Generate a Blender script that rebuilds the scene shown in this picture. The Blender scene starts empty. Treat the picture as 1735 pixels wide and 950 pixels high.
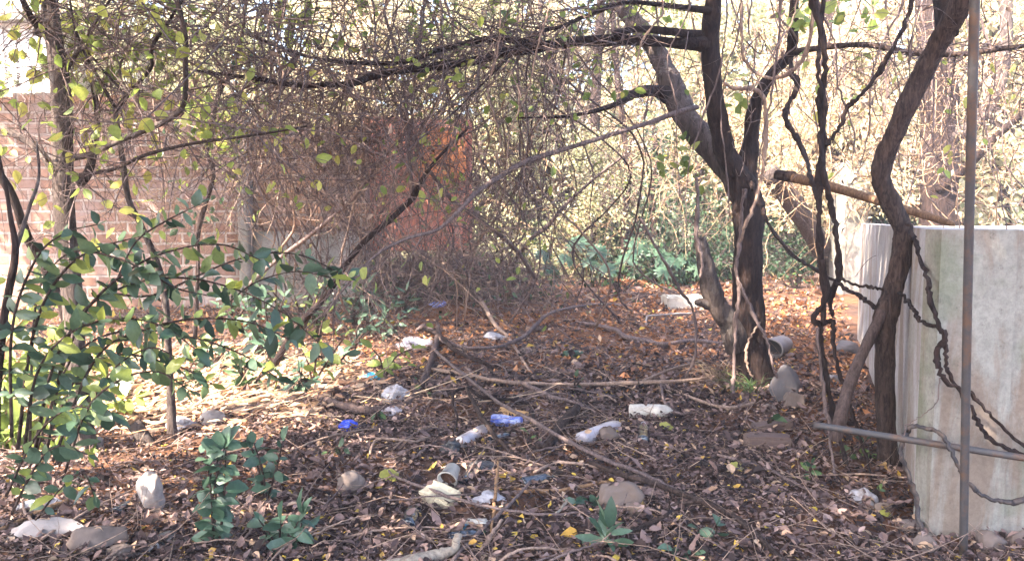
import bpy, bmesh, math, random
import numpy as np
from mathutils import Vector, noise

random.seed(7); rng = np.random.default_rng(7)
SC = bpy.context.scene
COL = SC.collection

# ------------------------------------------------------------------ camera
W, H, F = 1735.0, 950.0, 1286.0
HOR = 372.0
EYE = 1.5
TH = math.atan((H/2-HOR)/F)
cam_d = bpy.data.cameras.new('camera'); cam = bpy.data.objects.new('camera', cam_d); COL.objects.link(cam)
cam.location = (0, 0, EYE); cam.rotation_euler = (math.pi/2-TH, 0, 0)
cam_d.sensor_width = 36; cam_d.lens = 36*F/W; cam_d.clip_start = 0.05; cam_d.clip_end = 2000
SC.camera = cam

# ------------------------------------------------------------------ light
SUN_DIR = Vector((0.56, 0.48, -0.80)).normalized()      # the way the light travels
to_sun = -SUN_DIR
wd = bpy.data.worlds.new('World'); SC.world = wd; wd.use_nodes = True
nt = wd.node_tree; nt.nodes.clear()
sky = nt.nodes.new('ShaderNodeTexSky'); sky.sky_type = 'NISHITA'; sky.sun_disc = False
sky.sun_elevation = math.asin(to_sun.z); sky.sun_rotation = math.atan2(to_sun.x, to_sun.y)
sky.air_density = 1.0; sky.dust_density = 4.0; sky.ozone_density = 1.6
bg = nt.nodes.new('ShaderNodeBackground'); bg.inputs['Strength'].default_value = 0.15
wo = nt.nodes.new('ShaderNodeOutputWorld')
nt.links.new(sky.outputs[0], bg.inputs[0]); nt.links.new(bg.outputs[0], wo.inputs[0])
sun_d = bpy.data.lights.new('sun', 'SUN'); sun_d.energy = 5.0; sun_d.angle = math.radians(0.6); sun_d.color = (1.0, 0.87, 0.69)
sun = bpy.data.objects.new('sun', sun_d); COL.objects.link(sun); sun.location = (-20, -6, 20)
sun.rotation_euler = SUN_DIR.to_track_quat('-Z', 'Y').to_euler()
SC.view_settings.view_transform = 'Standard'; SC.view_settings.look = 'None'
SC.view_settings.exposure = 3.2; SC.view_settings.gamma = 1.0; SC.view_settings.use_curve_mapping = False
SC.cycles.max_bounces = 8; SC.cycles.diffuse_bounces = 4; SC.cycles.transmission_bounces = 4
SC.cycles.transparent_max_bounces = 8; SC.cycles.use_denoising = True; SC.cycles.sample_clamp_indirect = 6.0

# ------------------------------------------------------------------ helpers
def sstep(a, b, x):
    t = np.clip((x-a)/(b-a), 0, 1); return t*t*(3-2*t)
def hgt(x, y):
    x = np.asarray(x, float); y = np.asarray(y, float)
    r = 0.30*sstep(8, 16, y)
    r = r + 0.022*np.sin(1.7*x+0.6*y)*np.sin(1.3*y-0.4*x) + 0.014*np.sin(3.9*x-2.1*y+1)*np.sin(4.3*y+1.1*x) + 0.006*np.sin(9.1*x+5*y)*np.sin(8.3*y-4*x+2)
    r = r - 0.05*np.exp(-((x-2.4)**2/0.9+(y-3.4)**2/0.35))
    return r
def P(px, py, Y):
    a = (px-W/2)/F; b = -(py-H/2)/F
    dy = math.cos(TH)+b*math.sin(TH); dz = -math.sin(TH)+b*math.cos(TH); s = Y/dy
    return np.array((a*s, Y, EYE+dz*s))
def G(px, py, lift=0.0):
    lo, hi = 1.5, 60.0
    for _ in range(50):
        m = (lo+hi)/2; p = P(px, py, m)
        if p[2] > hgt(p[0], p[1])+lift: lo = m
        else: hi = m
    return P(px, py, lo)
def V3(p): return np.asarray(p, float)
def unit(v): v = np.asarray(v, float); return v/(np.linalg.norm(v, axis=-1, keepdims=True)+1e-9)

def wloc(o):
    l = np.zeros(3)
    while o is not None: l = l+np.array(o.location); o = o.parent
    return l
class MB:
    def __init__(s): s.v = []; s.q = []; s.t = []; s.tint = []; s.n = 0
    def add(s, v, quads=None, tris=None, tint=0.5):
        v = np.asarray(v, float).reshape(-1, 3)
        if quads is not None and len(quads): s.q.append(np.asarray(quads, np.int64)+s.n)
        if tris is not None and len(tris): s.t.append(np.asarray(tris, np.int64)+s.n)
        s.v.append(v); tt = np.asarray(tint, float)
        s.tint.append(np.full(len(v), float(tt)) if tt.ndim == 0 else tt); s.n += len(v)
    def build(s, name, mat, parent=None, smooth=True):
        me = bpy.data.meshes.new(name)
        v = np.concatenate(s.v) if s.v else np.zeros((0, 3))
        if parent is not None: v = v-wloc(parent)
        q = np.concatenate(s.q) if s.q else np.zeros((0, 4), np.int64)
        t = np.concatenate(s.t) if s.t else np.zeros((0, 3), np.int64)
        me.vertices.add(len(v)); me.vertices.foreach_set('co', v.astype(np.float32).ravel())
        nl = q.size+t.size; me.loops.add(nl)
        me.loops.foreach_set('vertex_index', np.concatenate([q.ravel(), t.ravel()]).astype(np.int32))
        me.polygons.add(len(q)+len(t))
        ls = np.concatenate([np.arange(len(q))*4, q.size+np.arange(len(t))*3]).astype(np.int32)
        me.polygons.foreach_set('loop_start', ls)
        me.polygons.foreach_set('use_smooth', np.full(len(q)+len(t), smooth))
        at = me.attributes.new('tint', 'FLOAT', 'POINT')
        at.data.foreach_set('value', np.concatenate(s.tint).astype(np.float32) if s.tint else np.zeros(0, np.float32))
        me.update(calc_edges=True); me.validate()
        o = bpy.data.objects.new(name, me); COL.objects.link(o)
        if mat is not None: me.materials.append(mat)
        o.parent = parent
        return o
def tag(o, label=None, cat=None, group=None, kind=None):
    if label: o['label'] = label
    if cat: o['category'] = cat
    if group: o['group'] = group
    if kind: o['kind'] = kind
    return o
def thing(name, label, cat, loc, group=None):
    o = bpy.data.objects.new(name, None); COL.objects.link(o); o.location = [float(c) for c in loc]
    o.empty_display_size = 0.1
    return tag(o, label, cat, group)
def copy_tree(o, parent=None):
    c = o.copy(); COL.objects.link(c); c.parent = parent
    for ch in list(o.children): copy_tree(ch, c)
    return c

# ---- curves and tubes
def crom(pts, sub):
    p = np.asarray(pts, float)
    if len(p) < 3 or sub <= 1:
        if sub <= 1: return p
        t = np.linspace(0, 1, sub+1)[:, None]; return p[0]+(p[-1]-p[0])*t if len(p) == 2 else p
    e = np.vstack([2*p[0]-p[1], p, 2*p[-1]-p[-2]]); out = []
    t = np.linspace(0, 1, sub, endpoint=False)[:, None]
    for i in range(1, len(e)-2):
        a, b, c, d = e[i-1], e[i], e[i+1], e[i+2]
        out.append(0.5*((2*b)+(c-a)*t+(2*a-5*b+4*c-d)*t**2+(3*b-a-3*c+d)*t**3))
    out.append(p[-1:]); return np.vstack(out)
def tube(mb, pts, rad, sides=6, sub=4, rough=0.0, tint=0.5, wob=0.0):
    pts = np.asarray(pts, float); rad = np.broadcast_to(np.asarray(rad, float), (len(pts),))
    q = crom(np.hstack([pts, rad[:, None]]), sub); c = q[:, :3].copy(); r = np.maximum(q[:, 3], 1e-4)
    n = len(c)
    if wob: c[1:-1] += rng.normal(0, wob, (n-2, 3))
    tg = np.gradient(c, axis=0); tg = unit(tg)
    u = np.cross(tg[0], (0.31, 0.17, 0.93)); u = u/(np.linalg.norm(u)+1e-9)
    ang = np.linspace(0, 2*math.pi, sides, endpoint=False); ca, sa = np.cos(ang), np.sin(ang)
    vs = np.empty((n, sides, 3))
    ph = rng.uniform(0, 6.28, 4)
    for i in range(n):
        u = u-tg[i]*u.dot(tg[i]); u /= (np.linalg.norm(u)+1e-9); w = np.cross(tg[i], u)
        rr = r[i]
        if rough:
            f = 1+rough*(np.sin(2*ang+ph[0]+i*0.35)*0.5+np.sin(3*ang+ph[1]-i*0.5)*0.4+math.sin(i*0.9+ph[2])*0.4+rng.normal(0, 0.25, sides))
        else: f = 1
        vs[i] = c[i]+(u[None]*(ca*rr*f)[:, None]+w[None]*(sa*rr*f)[:, None])
    k = np.arange(sides); kn = (k+1) % sides
    base = (np.arange(n-1)*sides)[:, None]
    quads = np.stack([base+k, base+kn, base+sides+kn, base+sides+k], -1).reshape(-1, 4)
    v = np.vstack([vs.reshape(-1, 3), c[:1]-tg[:1]*r[0]*0.15, c[-1:]+tg[-1:]*r[-1]*0.3])
    a, b = n*sides, n*sides+1
    tris = np.vstack([np.stack([kn, k, np.full(sides, a)], -1), np.stack([(n-1)*sides+k, (n-1)*sides+kn, np.full(sides, b)], -1)])
    mb.add(v, quads, tris, tint)
    return c, r
def limb(mb, spec, sides=8, sub=6, rough=0.08, wob=0.0, tint=0.5):
    """spec: (px, py, Y, diameter in photo pixels)"""
    pts = [P(a, b, y) for a, b, y, d in spec]; rad = [d/2/F*y for a, b, y, d in spec]
    return tube(mb, pts, rad, sides, sub, rough, tint, wob)
def twig(mb, p, d, L, r, depth, tips, droop=0.0, curl=0.35, sides=3, kids=2, seg=5, tint=None):
    d = unit(d); pts = [V3(p)]; dirs = []
    bend = rng.normal(0, curl/seg, 3)
    for i in range(seg):
        d = unit(d+bend+rng.normal(0, curl/seg, 3)+np.array((0, 0, -droop/seg)))
        pts.append(pts[-1]+d*L/seg); dirs.append(d)
    tt = rng.uniform(0, 1) if tint is None else tint
    tube(mb, pts, np.linspace(r, r*0.35, seg+1), sides, 2 if depth > 0 else 1, 0.0, tt)
    if tips is not None:
        for i in range(1, seg+1): tips.append((pts[i], dirs[i-1]))
    if depth > 0:
        for k in range(kids):
            i = rng.integers(1, seg); nd = unit(dirs[i]+rng.normal(0, 0.75, 3))
            twig(mb, pts[i], nd, L*rng.uniform(0.35, 0.7), r*0.6, depth-1, tips, droop, curl, sides, kids, seg, tint)
# ---- leaves
_LT = np.array([[0.0, 0.0], [0.22, 0.40], [0.55, 0.50], [0.82, 0.26]])
def leaves(mb, pos, axis, up, L, Wd, tint, fold=0.25, curl=0.15, simple=False):
    pos = np.asarray(pos, float); n = len(pos)
    if n == 0: return
    a = unit(axis); up = np.asarray(up, float); s = unit(np.cross(a, up)); nrm = np.cross(s, a)
    L = np.broadcast_to(np.asarray(L, float), (n,))[:, None]; Wd = np.broadcast_to(np.asarray(Wd, float), (n,))[:, None]
    fo = np.broadcast_to(np.asarray(fold, float), (n,))[:, None]; cu = np.broadcast_to(np.asarray(curl, float), (n,))[:, None]
    def pt(t, w): return pos+a*L*t+s*Wd*w+nrm*(abs(w)*fo*Wd*1.2-cu*L*t*t)
    if simple:
        vs = np.stack([pt(0, 0), pt(0.45, 0.5), pt(1, 0), pt(0.5, -0.5), pt(0.48, 0.0)], 1)
        k = 5; tri = np.array([[0, 1, 4], [1, 2, 4], [2, 3, 4], [3, 0, 4]]); qd = None
    else:
        vs = np.stack([pt(0, 0), pt(0.2, 0.36), pt(0.55, 0.5), pt(0.85, 0.24), pt(1, 0), pt(0.85, -0.24), pt(0.55, -0.5), pt(0.2, -0.36), pt(0.3, 0), pt(0.68, 0)], 1)
        k = 10; tri = np.array([[0, 1, 8], [3, 4, 9], [4, 5, 9], [7, 0, 8]]); qd = np.array([[1, 2, 9, 8], [6, 7, 8, 9]])
        tri = np.vstack([tri, [[2, 3, 9], [5, 6, 9]]])
    off = (np.arange(n)*k)[:, None, None]
    tri = (tri[None]+off).reshape(-1, 3)
    if qd is not None: qd = (qd[None]+off).reshape(-1, 4)
    mb.add(vs.reshape(-1, 3), qd, tri, np.repeat(np.broadcast_to(np.asarray(tint, float), (n,)), k))
def leaf_on(mb, tips, n, L, tint, jit=0.03, wr=0.55, flat=0.5, **kw):
    if not tips or n < 1: return
    idx = rng.integers(0, len(tips), n)
    p = np.array([tips[i][0] for i in idx])+rng.normal(0, jit, (n, 3))
    d = unit(np.array([tips[i][1] for i in idx])+rng.normal(0, 0.7, (n, 3))+np.array((0, 0, -0.25)))
    up = unit(np.array((0, 0, 1.0))*flat+rng.normal(0, 0.6, (n, 3)))
    l = rng.uniform(L[0], L[1], n)
    leaves(mb, p, d, up, l, l*wr, rng.uniform(tint[0], tint[1], n), **kw)

# ------------------------------------------------------------------ materials
def mat(name):
    m = bpy.data.materials.new(name); m.use_nodes = True; t = m.node_tree; t.nodes.clear()
    o = t.nodes.new('ShaderNodeOutputMaterial'); b = t.nodes.new('ShaderNodeBsdfPrincipled')
    t.links.new(b.outputs[0], o.inputs[0]); return m, t, b, o
def ramp(t, stops, src):
    r = t.nodes.new('ShaderNodeValToRGB'); e = r.color_ramp.elements
    while len(e) < len(stops): e.new(0.5)
    for i, (p, c) in enumerate(stops): e[i].position = p; e[i].color = (*c, 1)
    t.links.new(src, r.inputs[0]); return r.outputs[0]
def coords(t, scale=(1, 1, 1), kind='Object'):
    tc = t.nodes.new('ShaderNodeTexCoord'); mp = t.nodes.new('ShaderNodeMapping'); mp.inputs['Scale'].default_value = scale
    t.links.new(tc.outputs[kind], mp.inputs[0]); return mp.outputs[0]
def noise_n(t, vec, scale, detail=6, rough=0.6, dist=0.0):
    n = t.nodes.new('ShaderNodeTexNoise'); n.inputs['Scale'].default_value = scale; n.inputs['Detail'].default_value = detail
    n.inputs['Roughness'].default_value = rough; n.inputs['Distortion'].default_value = dist
    t.links.new(vec, n.inputs['Vector']); return n.outputs[0]
def bump(t, b, src, strength=0.4, dist=0.02):
    n = t.nodes.new('ShaderNodeBump'); n.inputs['Strength'].default_value = strength; n.inputs['Distance'].default_value = dist
    t.links.new(src, n.inputs['Height']); t.links.new(n.outputs[0], b.inputs['Normal'])
def mixc(t, fac, a, b, mode='MIX'):
    m = t.nodes.new('ShaderNodeMix'); m.data_type = 'RGBA'; m.blend_type = mode
    for s, i in ((fac, 0), (a, 6), (b, 7)):
        if isinstance(s, bpy.types.NodeSocket): t.links.new(s, m.inputs[i])
        elif isinstance(s, (int, float)): m.inputs[i].default_value = s
        else: m.inputs[i].default_value = (*s, 1)
    return m.outputs[2]
def leaf_mat(name, stops, trans=0.35, rough=0.5, spec=0.4):
    m, t, b, o = mat(name)
    at = t.nodes.new('ShaderNodeAttribute'); at.attribute_name = 'tint'
    c = ramp(t, stops, at.outputs['Fac'])
    nz = noise_n(t, coords(t), 60, 3)
    c = mixc(t, 0.35, c, ramp(t, [(0.35, (0.35, 0.35, 0.35)), (0.65, (1, 1, 1))], nz), 'MULTIPLY')
    t.links.new(c, b.inputs['Base Color']); b.inputs['Roughness'].default_value = rough
    b.inputs['Specular IOR Level'].default_value = spec
    if trans > 0:
        tr = t.nodes.new('ShaderNodeBsdfTranslucent'); t.links.new(c, tr.inputs[0])
        mx = t.nodes.new('ShaderNodeMixShader'); mx.inputs[0].default_value = trans
        t.links.new(b.outputs[0], mx.inputs[1]); t.links.new(tr.outputs[0], mx.inputs[2]); t.links.new(mx.outputs[0], o.inputs[0])
    return m
def bark_mat(name, dark, light, scale=14, stretch=0.22, bstr=0.6, patch=None):
    m, t, b, o = mat(name)
    n1 = noise_n(t, coords(t, (1, 1, stretch)), scale*2.2, 10, 0.72, 0.8)
    n2 = noise_n(t, coords(t), 3.0, 4)
    at = t.nodes.new('ShaderNodeAttribute'); at.attribute_name = 'tint'
    c = ramp(t, [(0.38, dark), (0.62, light)], n1)
    c = mixc(t, 0.5, c, ramp(t, [(0.3, (0.55, 0.5, 0.5)), (0.7, (1, 1, 1))], n2), 'MULTIPLY')
    c = mixc(t, 0.6, c, ramp(t, [(0.0, (0.5, 0.48, 0.5)), (1.0, (1.35, 1.25, 1.15))], at.outputs['Fac']), 'MULTIPLY')
    if patch:
        n3 = noise_n(t, coords(t), 6, 6, 0.7)
        c = mixc(t, ramp(t, [(0.55, (0, 0, 0)), (0.66, (0.8, 0.8, 0.8))], n3), c, patch)
    t.links.new(c, b.inputs['Base Color']); b.inputs['Roughness'].default_value = 0.9; b.inputs['Specular IOR Level'].default_value = 0.2
    bump(t, b, n1, bstr, 0.035); return m
def plain(name, col, rough=0.6, spec=0.4, var=0.25, scale=18, metal=0.0, bstr=0.15, dirt=(0.13, 0.09, 0.07), dirt_amt=0.5, trans=0.0):
    dirt_amt = min(0.95, dirt_amt*1.6)
    m, t, b, o = mat(name)
    n1 = noise_n(t, coords(t), scale, 6, 0.65)
    c = mixc(t, var, col, ramp(t, [(0.3, (0.45, 0.42, 0.4)), (0.7, (1, 1, 1))], n1), 'MULTIPLY')
    n2 = noise_n(t, coords(t), scale*0.5, 7, 0.7)
    c = mixc(t, ramp(t, [(0.47, (0, 0, 0)), (0.66, (dirt_amt,)*3)], n2), c, dirt)
    t.links.new(c, b.inputs['Base Color']); b.inputs['Roughness'].default_value = rough; b.inputs['Specular IOR Level'].default_value = spec
    b.inputs['Metallic'].default_value = metal; b.inputs['Transmission Weight'].default_value = trans
    bump(t, b, n1, bstr, 0.01); return m

M = {}
M['bark'] = bark_mat('dark bark', (0.013, 0.008, 0.009), (0.058, 0.037, 0.034), bstr=1.0)
M['bark_grey'] = bark_mat('grey bark', (0.04, 0.031, 0.033), (0.135, 0.107, 0.10), bstr=1.0, patch=(0.17, 0.145, 0.135))
M['bark_bent'] = bark_mat('smooth brown bark', (0.020, 0.013, 0.013), (0.105, 0.072, 0.064), scale=24, bstr=0.9)
M['twig'] = bark_mat('twig bark', (0.085, 0.064, 0.066), (0.235, 0.178, 0.172), scale=25)
M['twig_pale'] = bark_mat('pale twig bark', (0.20, 0.14, 0.12), (0.42, 0.31, 0.25), scale=25)
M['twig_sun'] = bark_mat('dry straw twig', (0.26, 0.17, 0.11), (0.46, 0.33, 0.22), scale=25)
M['log'] = bark_mat('cut log wood', (0.15, 0.085, 0.05), (0.36, 0.225, 0.13), scale=20)
M['bark_log'] = bark_mat('brown barkless wood', (0.085, 0.05, 0.033), (0.24, 0.145, 0.09), scale=30)
M['plank'] = bark_mat('weathered plank', (0.045, 0.032, 0.033), (0.13, 0.095, 0.09), scale=30, stretch=0.1)
M['litter'] = leaf_mat('dead leaves', [(0.0, (0.014, 0.009, 0.010)), (0.20, (0.085, 0.053, 0.051)), (0.38, (0.215, 0.14, 0.127)), (0.48, (0.38, 0.265, 0.235)), (0.53, (0.22, 0.09, 0.042)),
      (0.68, (0.44, 0.19, 0.08)), (0.80, (0.42, 0.265, 0.18)), (0.92, (0.55, 0.40, 0.28)), (0.95, (0.45, 0.26, 0.05)), (1.0, (0.58, 0.43, 0.08))], 0.12, 0.7, 0.25)
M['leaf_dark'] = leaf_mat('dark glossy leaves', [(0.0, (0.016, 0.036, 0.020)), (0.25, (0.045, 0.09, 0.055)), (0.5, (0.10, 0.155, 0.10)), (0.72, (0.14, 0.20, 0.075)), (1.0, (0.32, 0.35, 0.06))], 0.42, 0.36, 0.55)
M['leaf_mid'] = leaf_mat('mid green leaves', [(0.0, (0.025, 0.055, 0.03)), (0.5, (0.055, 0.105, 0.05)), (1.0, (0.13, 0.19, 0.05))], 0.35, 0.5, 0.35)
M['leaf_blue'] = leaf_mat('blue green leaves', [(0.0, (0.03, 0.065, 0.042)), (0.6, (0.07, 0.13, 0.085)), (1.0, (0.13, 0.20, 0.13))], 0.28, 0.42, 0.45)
M['leaf_fan'] = leaf_mat('shade darkened teal leaves', [(0.0, (0.018, 0.042, 0.028)), (0.6, (0.04, 0.085, 0.055)), (1.0, (0.075, 0.125, 0.08))], 0.2, 0.5, 0.35)  # darkened version of the blue green, shade put into the leaf colour
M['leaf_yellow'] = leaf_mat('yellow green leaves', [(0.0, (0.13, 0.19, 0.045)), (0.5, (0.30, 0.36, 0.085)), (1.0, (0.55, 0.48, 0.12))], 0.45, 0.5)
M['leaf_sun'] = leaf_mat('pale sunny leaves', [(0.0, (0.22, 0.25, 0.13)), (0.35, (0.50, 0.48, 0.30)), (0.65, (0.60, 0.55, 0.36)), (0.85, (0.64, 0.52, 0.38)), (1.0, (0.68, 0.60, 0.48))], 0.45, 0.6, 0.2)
M['leaf_dry'] = leaf_mat('dry curled leaves', [(0.0, (0.09, 0.062, 0.055)), (0.5, (0.20, 0.14, 0.12)), (0.85, (0.33, 0.24, 0.19)), (1.0, (0.36, 0.33, 0.10))], 0.25, 0.8, 0.1)
M['white_plastic'] = plain('white plastic', (0.48, 0.45, 0.41), 0.4, 0.5, 0.2, 20, dirt_amt=0.35)
M['grey_plastic'] = plain('clouded clear plastic', (0.40, 0.37, 0.42), 0.28, 0.6, 0.35, 30, dirt_amt=0.45)
M['dark_glass'] = plain('dark glass', (0.012, 0.018, 0.030), 0.12, 0.8, 0.2, 20, dirt_amt=0.12, bstr=0.02)
M['black'] = plain('black rubbish', (0.018, 0.018, 0.022), 0.4, 0.5, 0.2, 20, dirt_amt=0.25)
M['blue'] = plain('blue plastic', (0.015, 0.05, 0.50), 0.35, 0.5, 0.2, 25, dirt_amt=0.15)
M['cyan'] = plain('light blue plastic', (0.03, 0.33, 0.58), 0.4, 0.5, 0.2, 25, dirt_amt=0.3)
M['blue_wrap'] = plain('blue and white wrapper', (0.10, 0.15, 0.55), 0.4, 0.5, 0.5, 30, dirt=(0.6, 0.62, 0.75), dirt_amt=0.7)
M['bag'] = plain('white plastic bag', (0.38, 0.37, 0.41), 0.5, 0.4, 0.5, 30, dirt_amt=0.6)
M['orange_wood'] = plain('orange board', (0.55, 0.31, 0.13), 0.8, 0.2, 0.3, 20)
M['foam'] = plain('cream foam', (0.55, 0.48, 0.35), 0.9, 0.2, 0.35, 20, dirt_amt=0.45, bstr=0.5)
M['stone'] = plain('grey stone', (0.17, 0.135, 0.125), 0.95, 0.2, 0.6, 12, dirt_amt=0.6, bstr=0.7)
M['stone_pale'] = plain('pale stone', (0.30, 0.27, 0.27), 0.95, 0.2, 0.5, 12, dirt_amt=0.5, bstr=0.7)
M['stone_blue'] = plain('slate grey stone', (0.14, 0.13, 0.145), 0.9, 0.25, 0.5, 14, dirt_amt=0.4, bstr=0.6)
M['brick_dark'] = plain('dark stained brick', (0.13, 0.09, 0.085), 0.95, 0.2, 0.5, 15, dirt_amt=0.7, bstr=0.6)
M['pipe'] = plain('grey conduit', (0.060, 0.056, 0.062), 0.6, 0.4, 0.6, 22, dirt=(0.10, 0.052, 0.03), dirt_amt=0.6, bstr=0.4)
M['cable'] = plain('black rubber hose', (0.035, 0.03, 0.035), 0.6, 0.3, 0.3, 30)
M['bone'] = bark_mat('bleached wood', (0.20, 0.17, 0.145), (0.38, 0.34, 0.285), scale=14)

def ground_mat():
    m, t, b, o = mat('leaf strewn soil')
    v = coords(t); n1 = noise_n(t, v, 9, 10, 0.7); n2 = noise_n(t, v, 55, 6, 0.7); n3 = noise_n(t, v, 0.6, 3)
    c = ramp(t, [(0.3, (0.030, 0.019, 0.018)), (0.55, (0.085, 0.054, 0.046)), (0.75, (0.15, 0.096, 0.078))], n1)
    c = mixc(t, ramp(t, [(0.45, (0, 0, 0)), (0.6, (0.7, 0.7, 0.7))], n3), c, ramp(t, [(0.3, (0.10, 0.045, 0.028)), (0.7, (0.30, 0.135, 0.065))], n2))
    t.links.new(c, b.inputs['Base Color']); b.inputs['Roughness'].default_value = 0.95; b.inputs['Specular IOR Level'].default_value = 0.1
    bump(t, b, n2, 0.8, 0.03); return m
M['ground'] = ground_mat()

def concrete_mat(name, base, streak, moss, seed):
    m, t, b, o = mat(name)
    tc = t.nodes.new('ShaderNodeTexCoord'); mp = t.nodes.new('ShaderNodeMapping'); mp.inputs['Location'].default_value = (seed, seed*2, 0)
    t.links.new(tc.outputs['Object'], mp.inputs[0]); v = mp.outputs[0]
    mp2 = t.nodes.new('ShaderNodeMapping'); mp2.inputs['Scale'].default_value = (1, 1, 0.22); mp2.inputs['Location'].default_value = (seed, 0, 0)
    t.links.new(tc.outputs['Object'], mp2.inputs[0])
    n1 = noise_n(t, v, 5, 9, 0.65); n2 = noise_n(t, mp2.outputs[0], 2.6, 7, 0.68, 0.8); n3 = noise_n(t, v, 2.2, 6, 0.6); n4 = noise_n(t, v, 38, 6, 0.75); n5 = noise_n(t, v, 13, 8, 0.75)
    c = mixc(t, 0.5, base, ramp(t, [(0.3, (0.55, 0.53, 0.54)), (0.7, (1, 1, 1))], n1), 'MULTIPLY')
    c = mixc(t, ramp(t, [(0.46, (0, 0, 0)), (0.58, (0.9, 0.9, 0.9))], n2), c, streak)
    c = mixc(t, ramp(t, [(0.48, (0, 0, 0)), (0.62, (0.8, 0.8, 0.8))], n3), c, moss)
    c = mixc(t, ramp(t, [(0.60, (0, 0, 0)), (0.68, (0.7, 0.7, 0.7))], n5), c, (0.10, 0.085, 0.075))
    c = mixc(t, 0.45, c, ramp(t, [(0.35, (0.4, 0.4, 0.4)), (0.6, (1, 1, 1))], n4), 'MULTIPLY')
    t.links.new(c, b.inputs['Base Color']); b.inputs['Roughness'].default_value = 0.92; b.inputs['Specular IOR Level'].default_value = 0.2
    bump(t, b, n5, 0.5, 0.01); return m
M['conc_side'] = concrete_mat('pale stained concrete', (0.50, 0.47, 0.48), (0.27, 0.205, 0.175), (0.34, 0.32, 0.30), 3.1)
M['conc_front'] = concrete_mat('mossy concrete', (0.30, 0.288, 0.262), (0.20, 0.15, 0.12), (0.155, 0.165, 0.12), 8.4)
M['conc_grey'] = concrete_mat('grey cement render', (0.30, 0.285, 0.28), (0.21, 0.18, 0.16), (0.17, 0.17, 0.15), 1.4)
M['render_pale'] = concrete_mat('pale render', (0.80, 0.76, 0.70), (0.66, 0.57, 0.49), (0.70, 0.66, 0.58), 5.5)
M['render_white'] = plain('white render', (0.80, 0.78, 0.76), 0.85, 0.2, 0.15, 4, dirt=(0.45, 0.4, 0.36), dirt_amt=0.35)

def brick_mat(name, c1, c2, mortar, bw, bh, ms=0.022):
    m, t, b, o = mat(name)
    tc = t.nodes.new('ShaderNodeTexCoord'); sp = t.nodes.new('ShaderNodeSeparateXYZ'); cb = t.nodes.new('ShaderNodeCombineXYZ')
    t.links.new(tc.outputs['Object'], sp.inputs[0]); t.links.new(sp.outputs[0], cb.inputs[0]); t.links.new(sp.outputs[2], cb.inputs[1])
    nz = noise_n(t, tc.outputs['Object'], 4, 5)
    ad = t.nodes.new('ShaderNodeVectorMath'); ad.operation = 'MULTIPLY_ADD'; ad.inputs[1].default_value = (0.05, 0.05, 0.05)
    t.links.new(nz, ad.inputs[0]); t.links.new(cb.outputs[0], ad.inputs[2])
    br = t.nodes.new('ShaderNodeTexBrick'); br.inputs['Scale'].default_value = 1; br.inputs['Brick Width'].default_value = bw; br.inputs['Row Height'].default_value = bh
    br.inputs['Mortar Size'].default_value = ms; br.inputs['Mortar Smooth'].default_value = 0.3; br.inputs['Color1'].default_value = (*c1, 1); br.inputs['Color2'].default_value = (*c2, 1); br.inputs['Mortar'].default_value = (*mortar, 1)
    t.links.new(ad.outputs[0], br.inputs['Vector'])
    n1 = noise_n(t, tc.outputs['Object'], 12, 8, 0.7); n2 = noise_n(t, tc.outputs['Object'], 1.3, 5)
    c = mixc(t, 0.6, br.outputs[0], ramp(t, [(0.3, (0.5, 0.48, 0.48)), (0.7, (1.1, 1.1, 1.1))], n1), 'MULTIPLY')
    c = mixc(t, ramp(t, [(0.5, (0, 0, 0)), (0.68, (0.75, 0.75, 0.75))], n2), c, (0.30, 0.24, 0.235))
    t.links.new(c, b.inputs['Base Color']); b.inputs['Roughness'].default_value = 0.95; b.inputs['Specular IOR Level'].default_value = 0.1
    n9 = noise_n(t, tc.outputs['Object'], 2.8, 8, 0.75)
    c = mixc(t, ramp(t, [(0.60, (0, 0, 0)), (0.66, (0.85, 0.85, 0.85))], n9), c, (0.055, 0.04, 0.036))  # dark blotches painted to read as shaded holes of missing bricks
    t.links.new(c, b.inputs['Base Color'])
    inv = t.nodes.new('ShaderNodeMath'); inv.operation = 'SUBTRACT'; inv.inputs[0].default_value = 1; t.links.new(br.outputs['Fac'], inv.inputs[1])
    ml = t.nodes.new('ShaderNodeMath'); ml.operation = 'MULTIPLY_ADD'; ml.inputs[1].default_value = 0.4; t.links.new(n1, ml.inputs[0]); t.links.new(inv.outputs[0], ml.inputs[2])
    bump(t, b, ml.outputs[0], 0.9, 0.03); return m
M['brick'] = brick_mat('worn hollow brick', (0.21, 0.115, 0.085), (0.30, 0.18, 0.14), (0.35, 0.29, 0.26), 0.33, 0.165)
M['brick_warm'] = brick_mat('warm brick', (0.30, 0.16, 0.10), (0.35, 0.21, 0.14), (0.34, 0.27, 0.22), 0.40, 0.20)
def rust_mat(name, a, b_, c_):
    m, t, b, o = mat(name)
    n1 = noise_n(t, coords(t, (1, 1, 0.3)), 5, 8, 0.65); n2 = noise_n(t, coords(t), 30, 5)
    c = ramp(t, [(0.3, a), (0.5, b_), (0.72, c_)], n1)
    c = mixc(t, 0.4, c, ramp(t, [(0.3, (0.6, 0.6, 0.6)), (0.7, (1, 1, 1))], n2), 'MULTIPLY')
    t.links.new(c, b.inputs['Base Color']); b.inputs['Roughness'].default_value = 0.75; b.inputs['Specular IOR Level'].default_value = 0.3
    bump(t, b, n2, 0.15, 0.01); return m
M['rust'] = rust_mat('faded red sheet', (0.30, 0.105, 0.07), (0.46, 0.18, 0.125), (0.50, 0.26, 0.20))
M['rust_dark'] = rust_mat('rusty sheet', (0.26, 0.085, 0.03), (0.44, 0.15, 0.055), (0.50, 0.20, 0.08))

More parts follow.
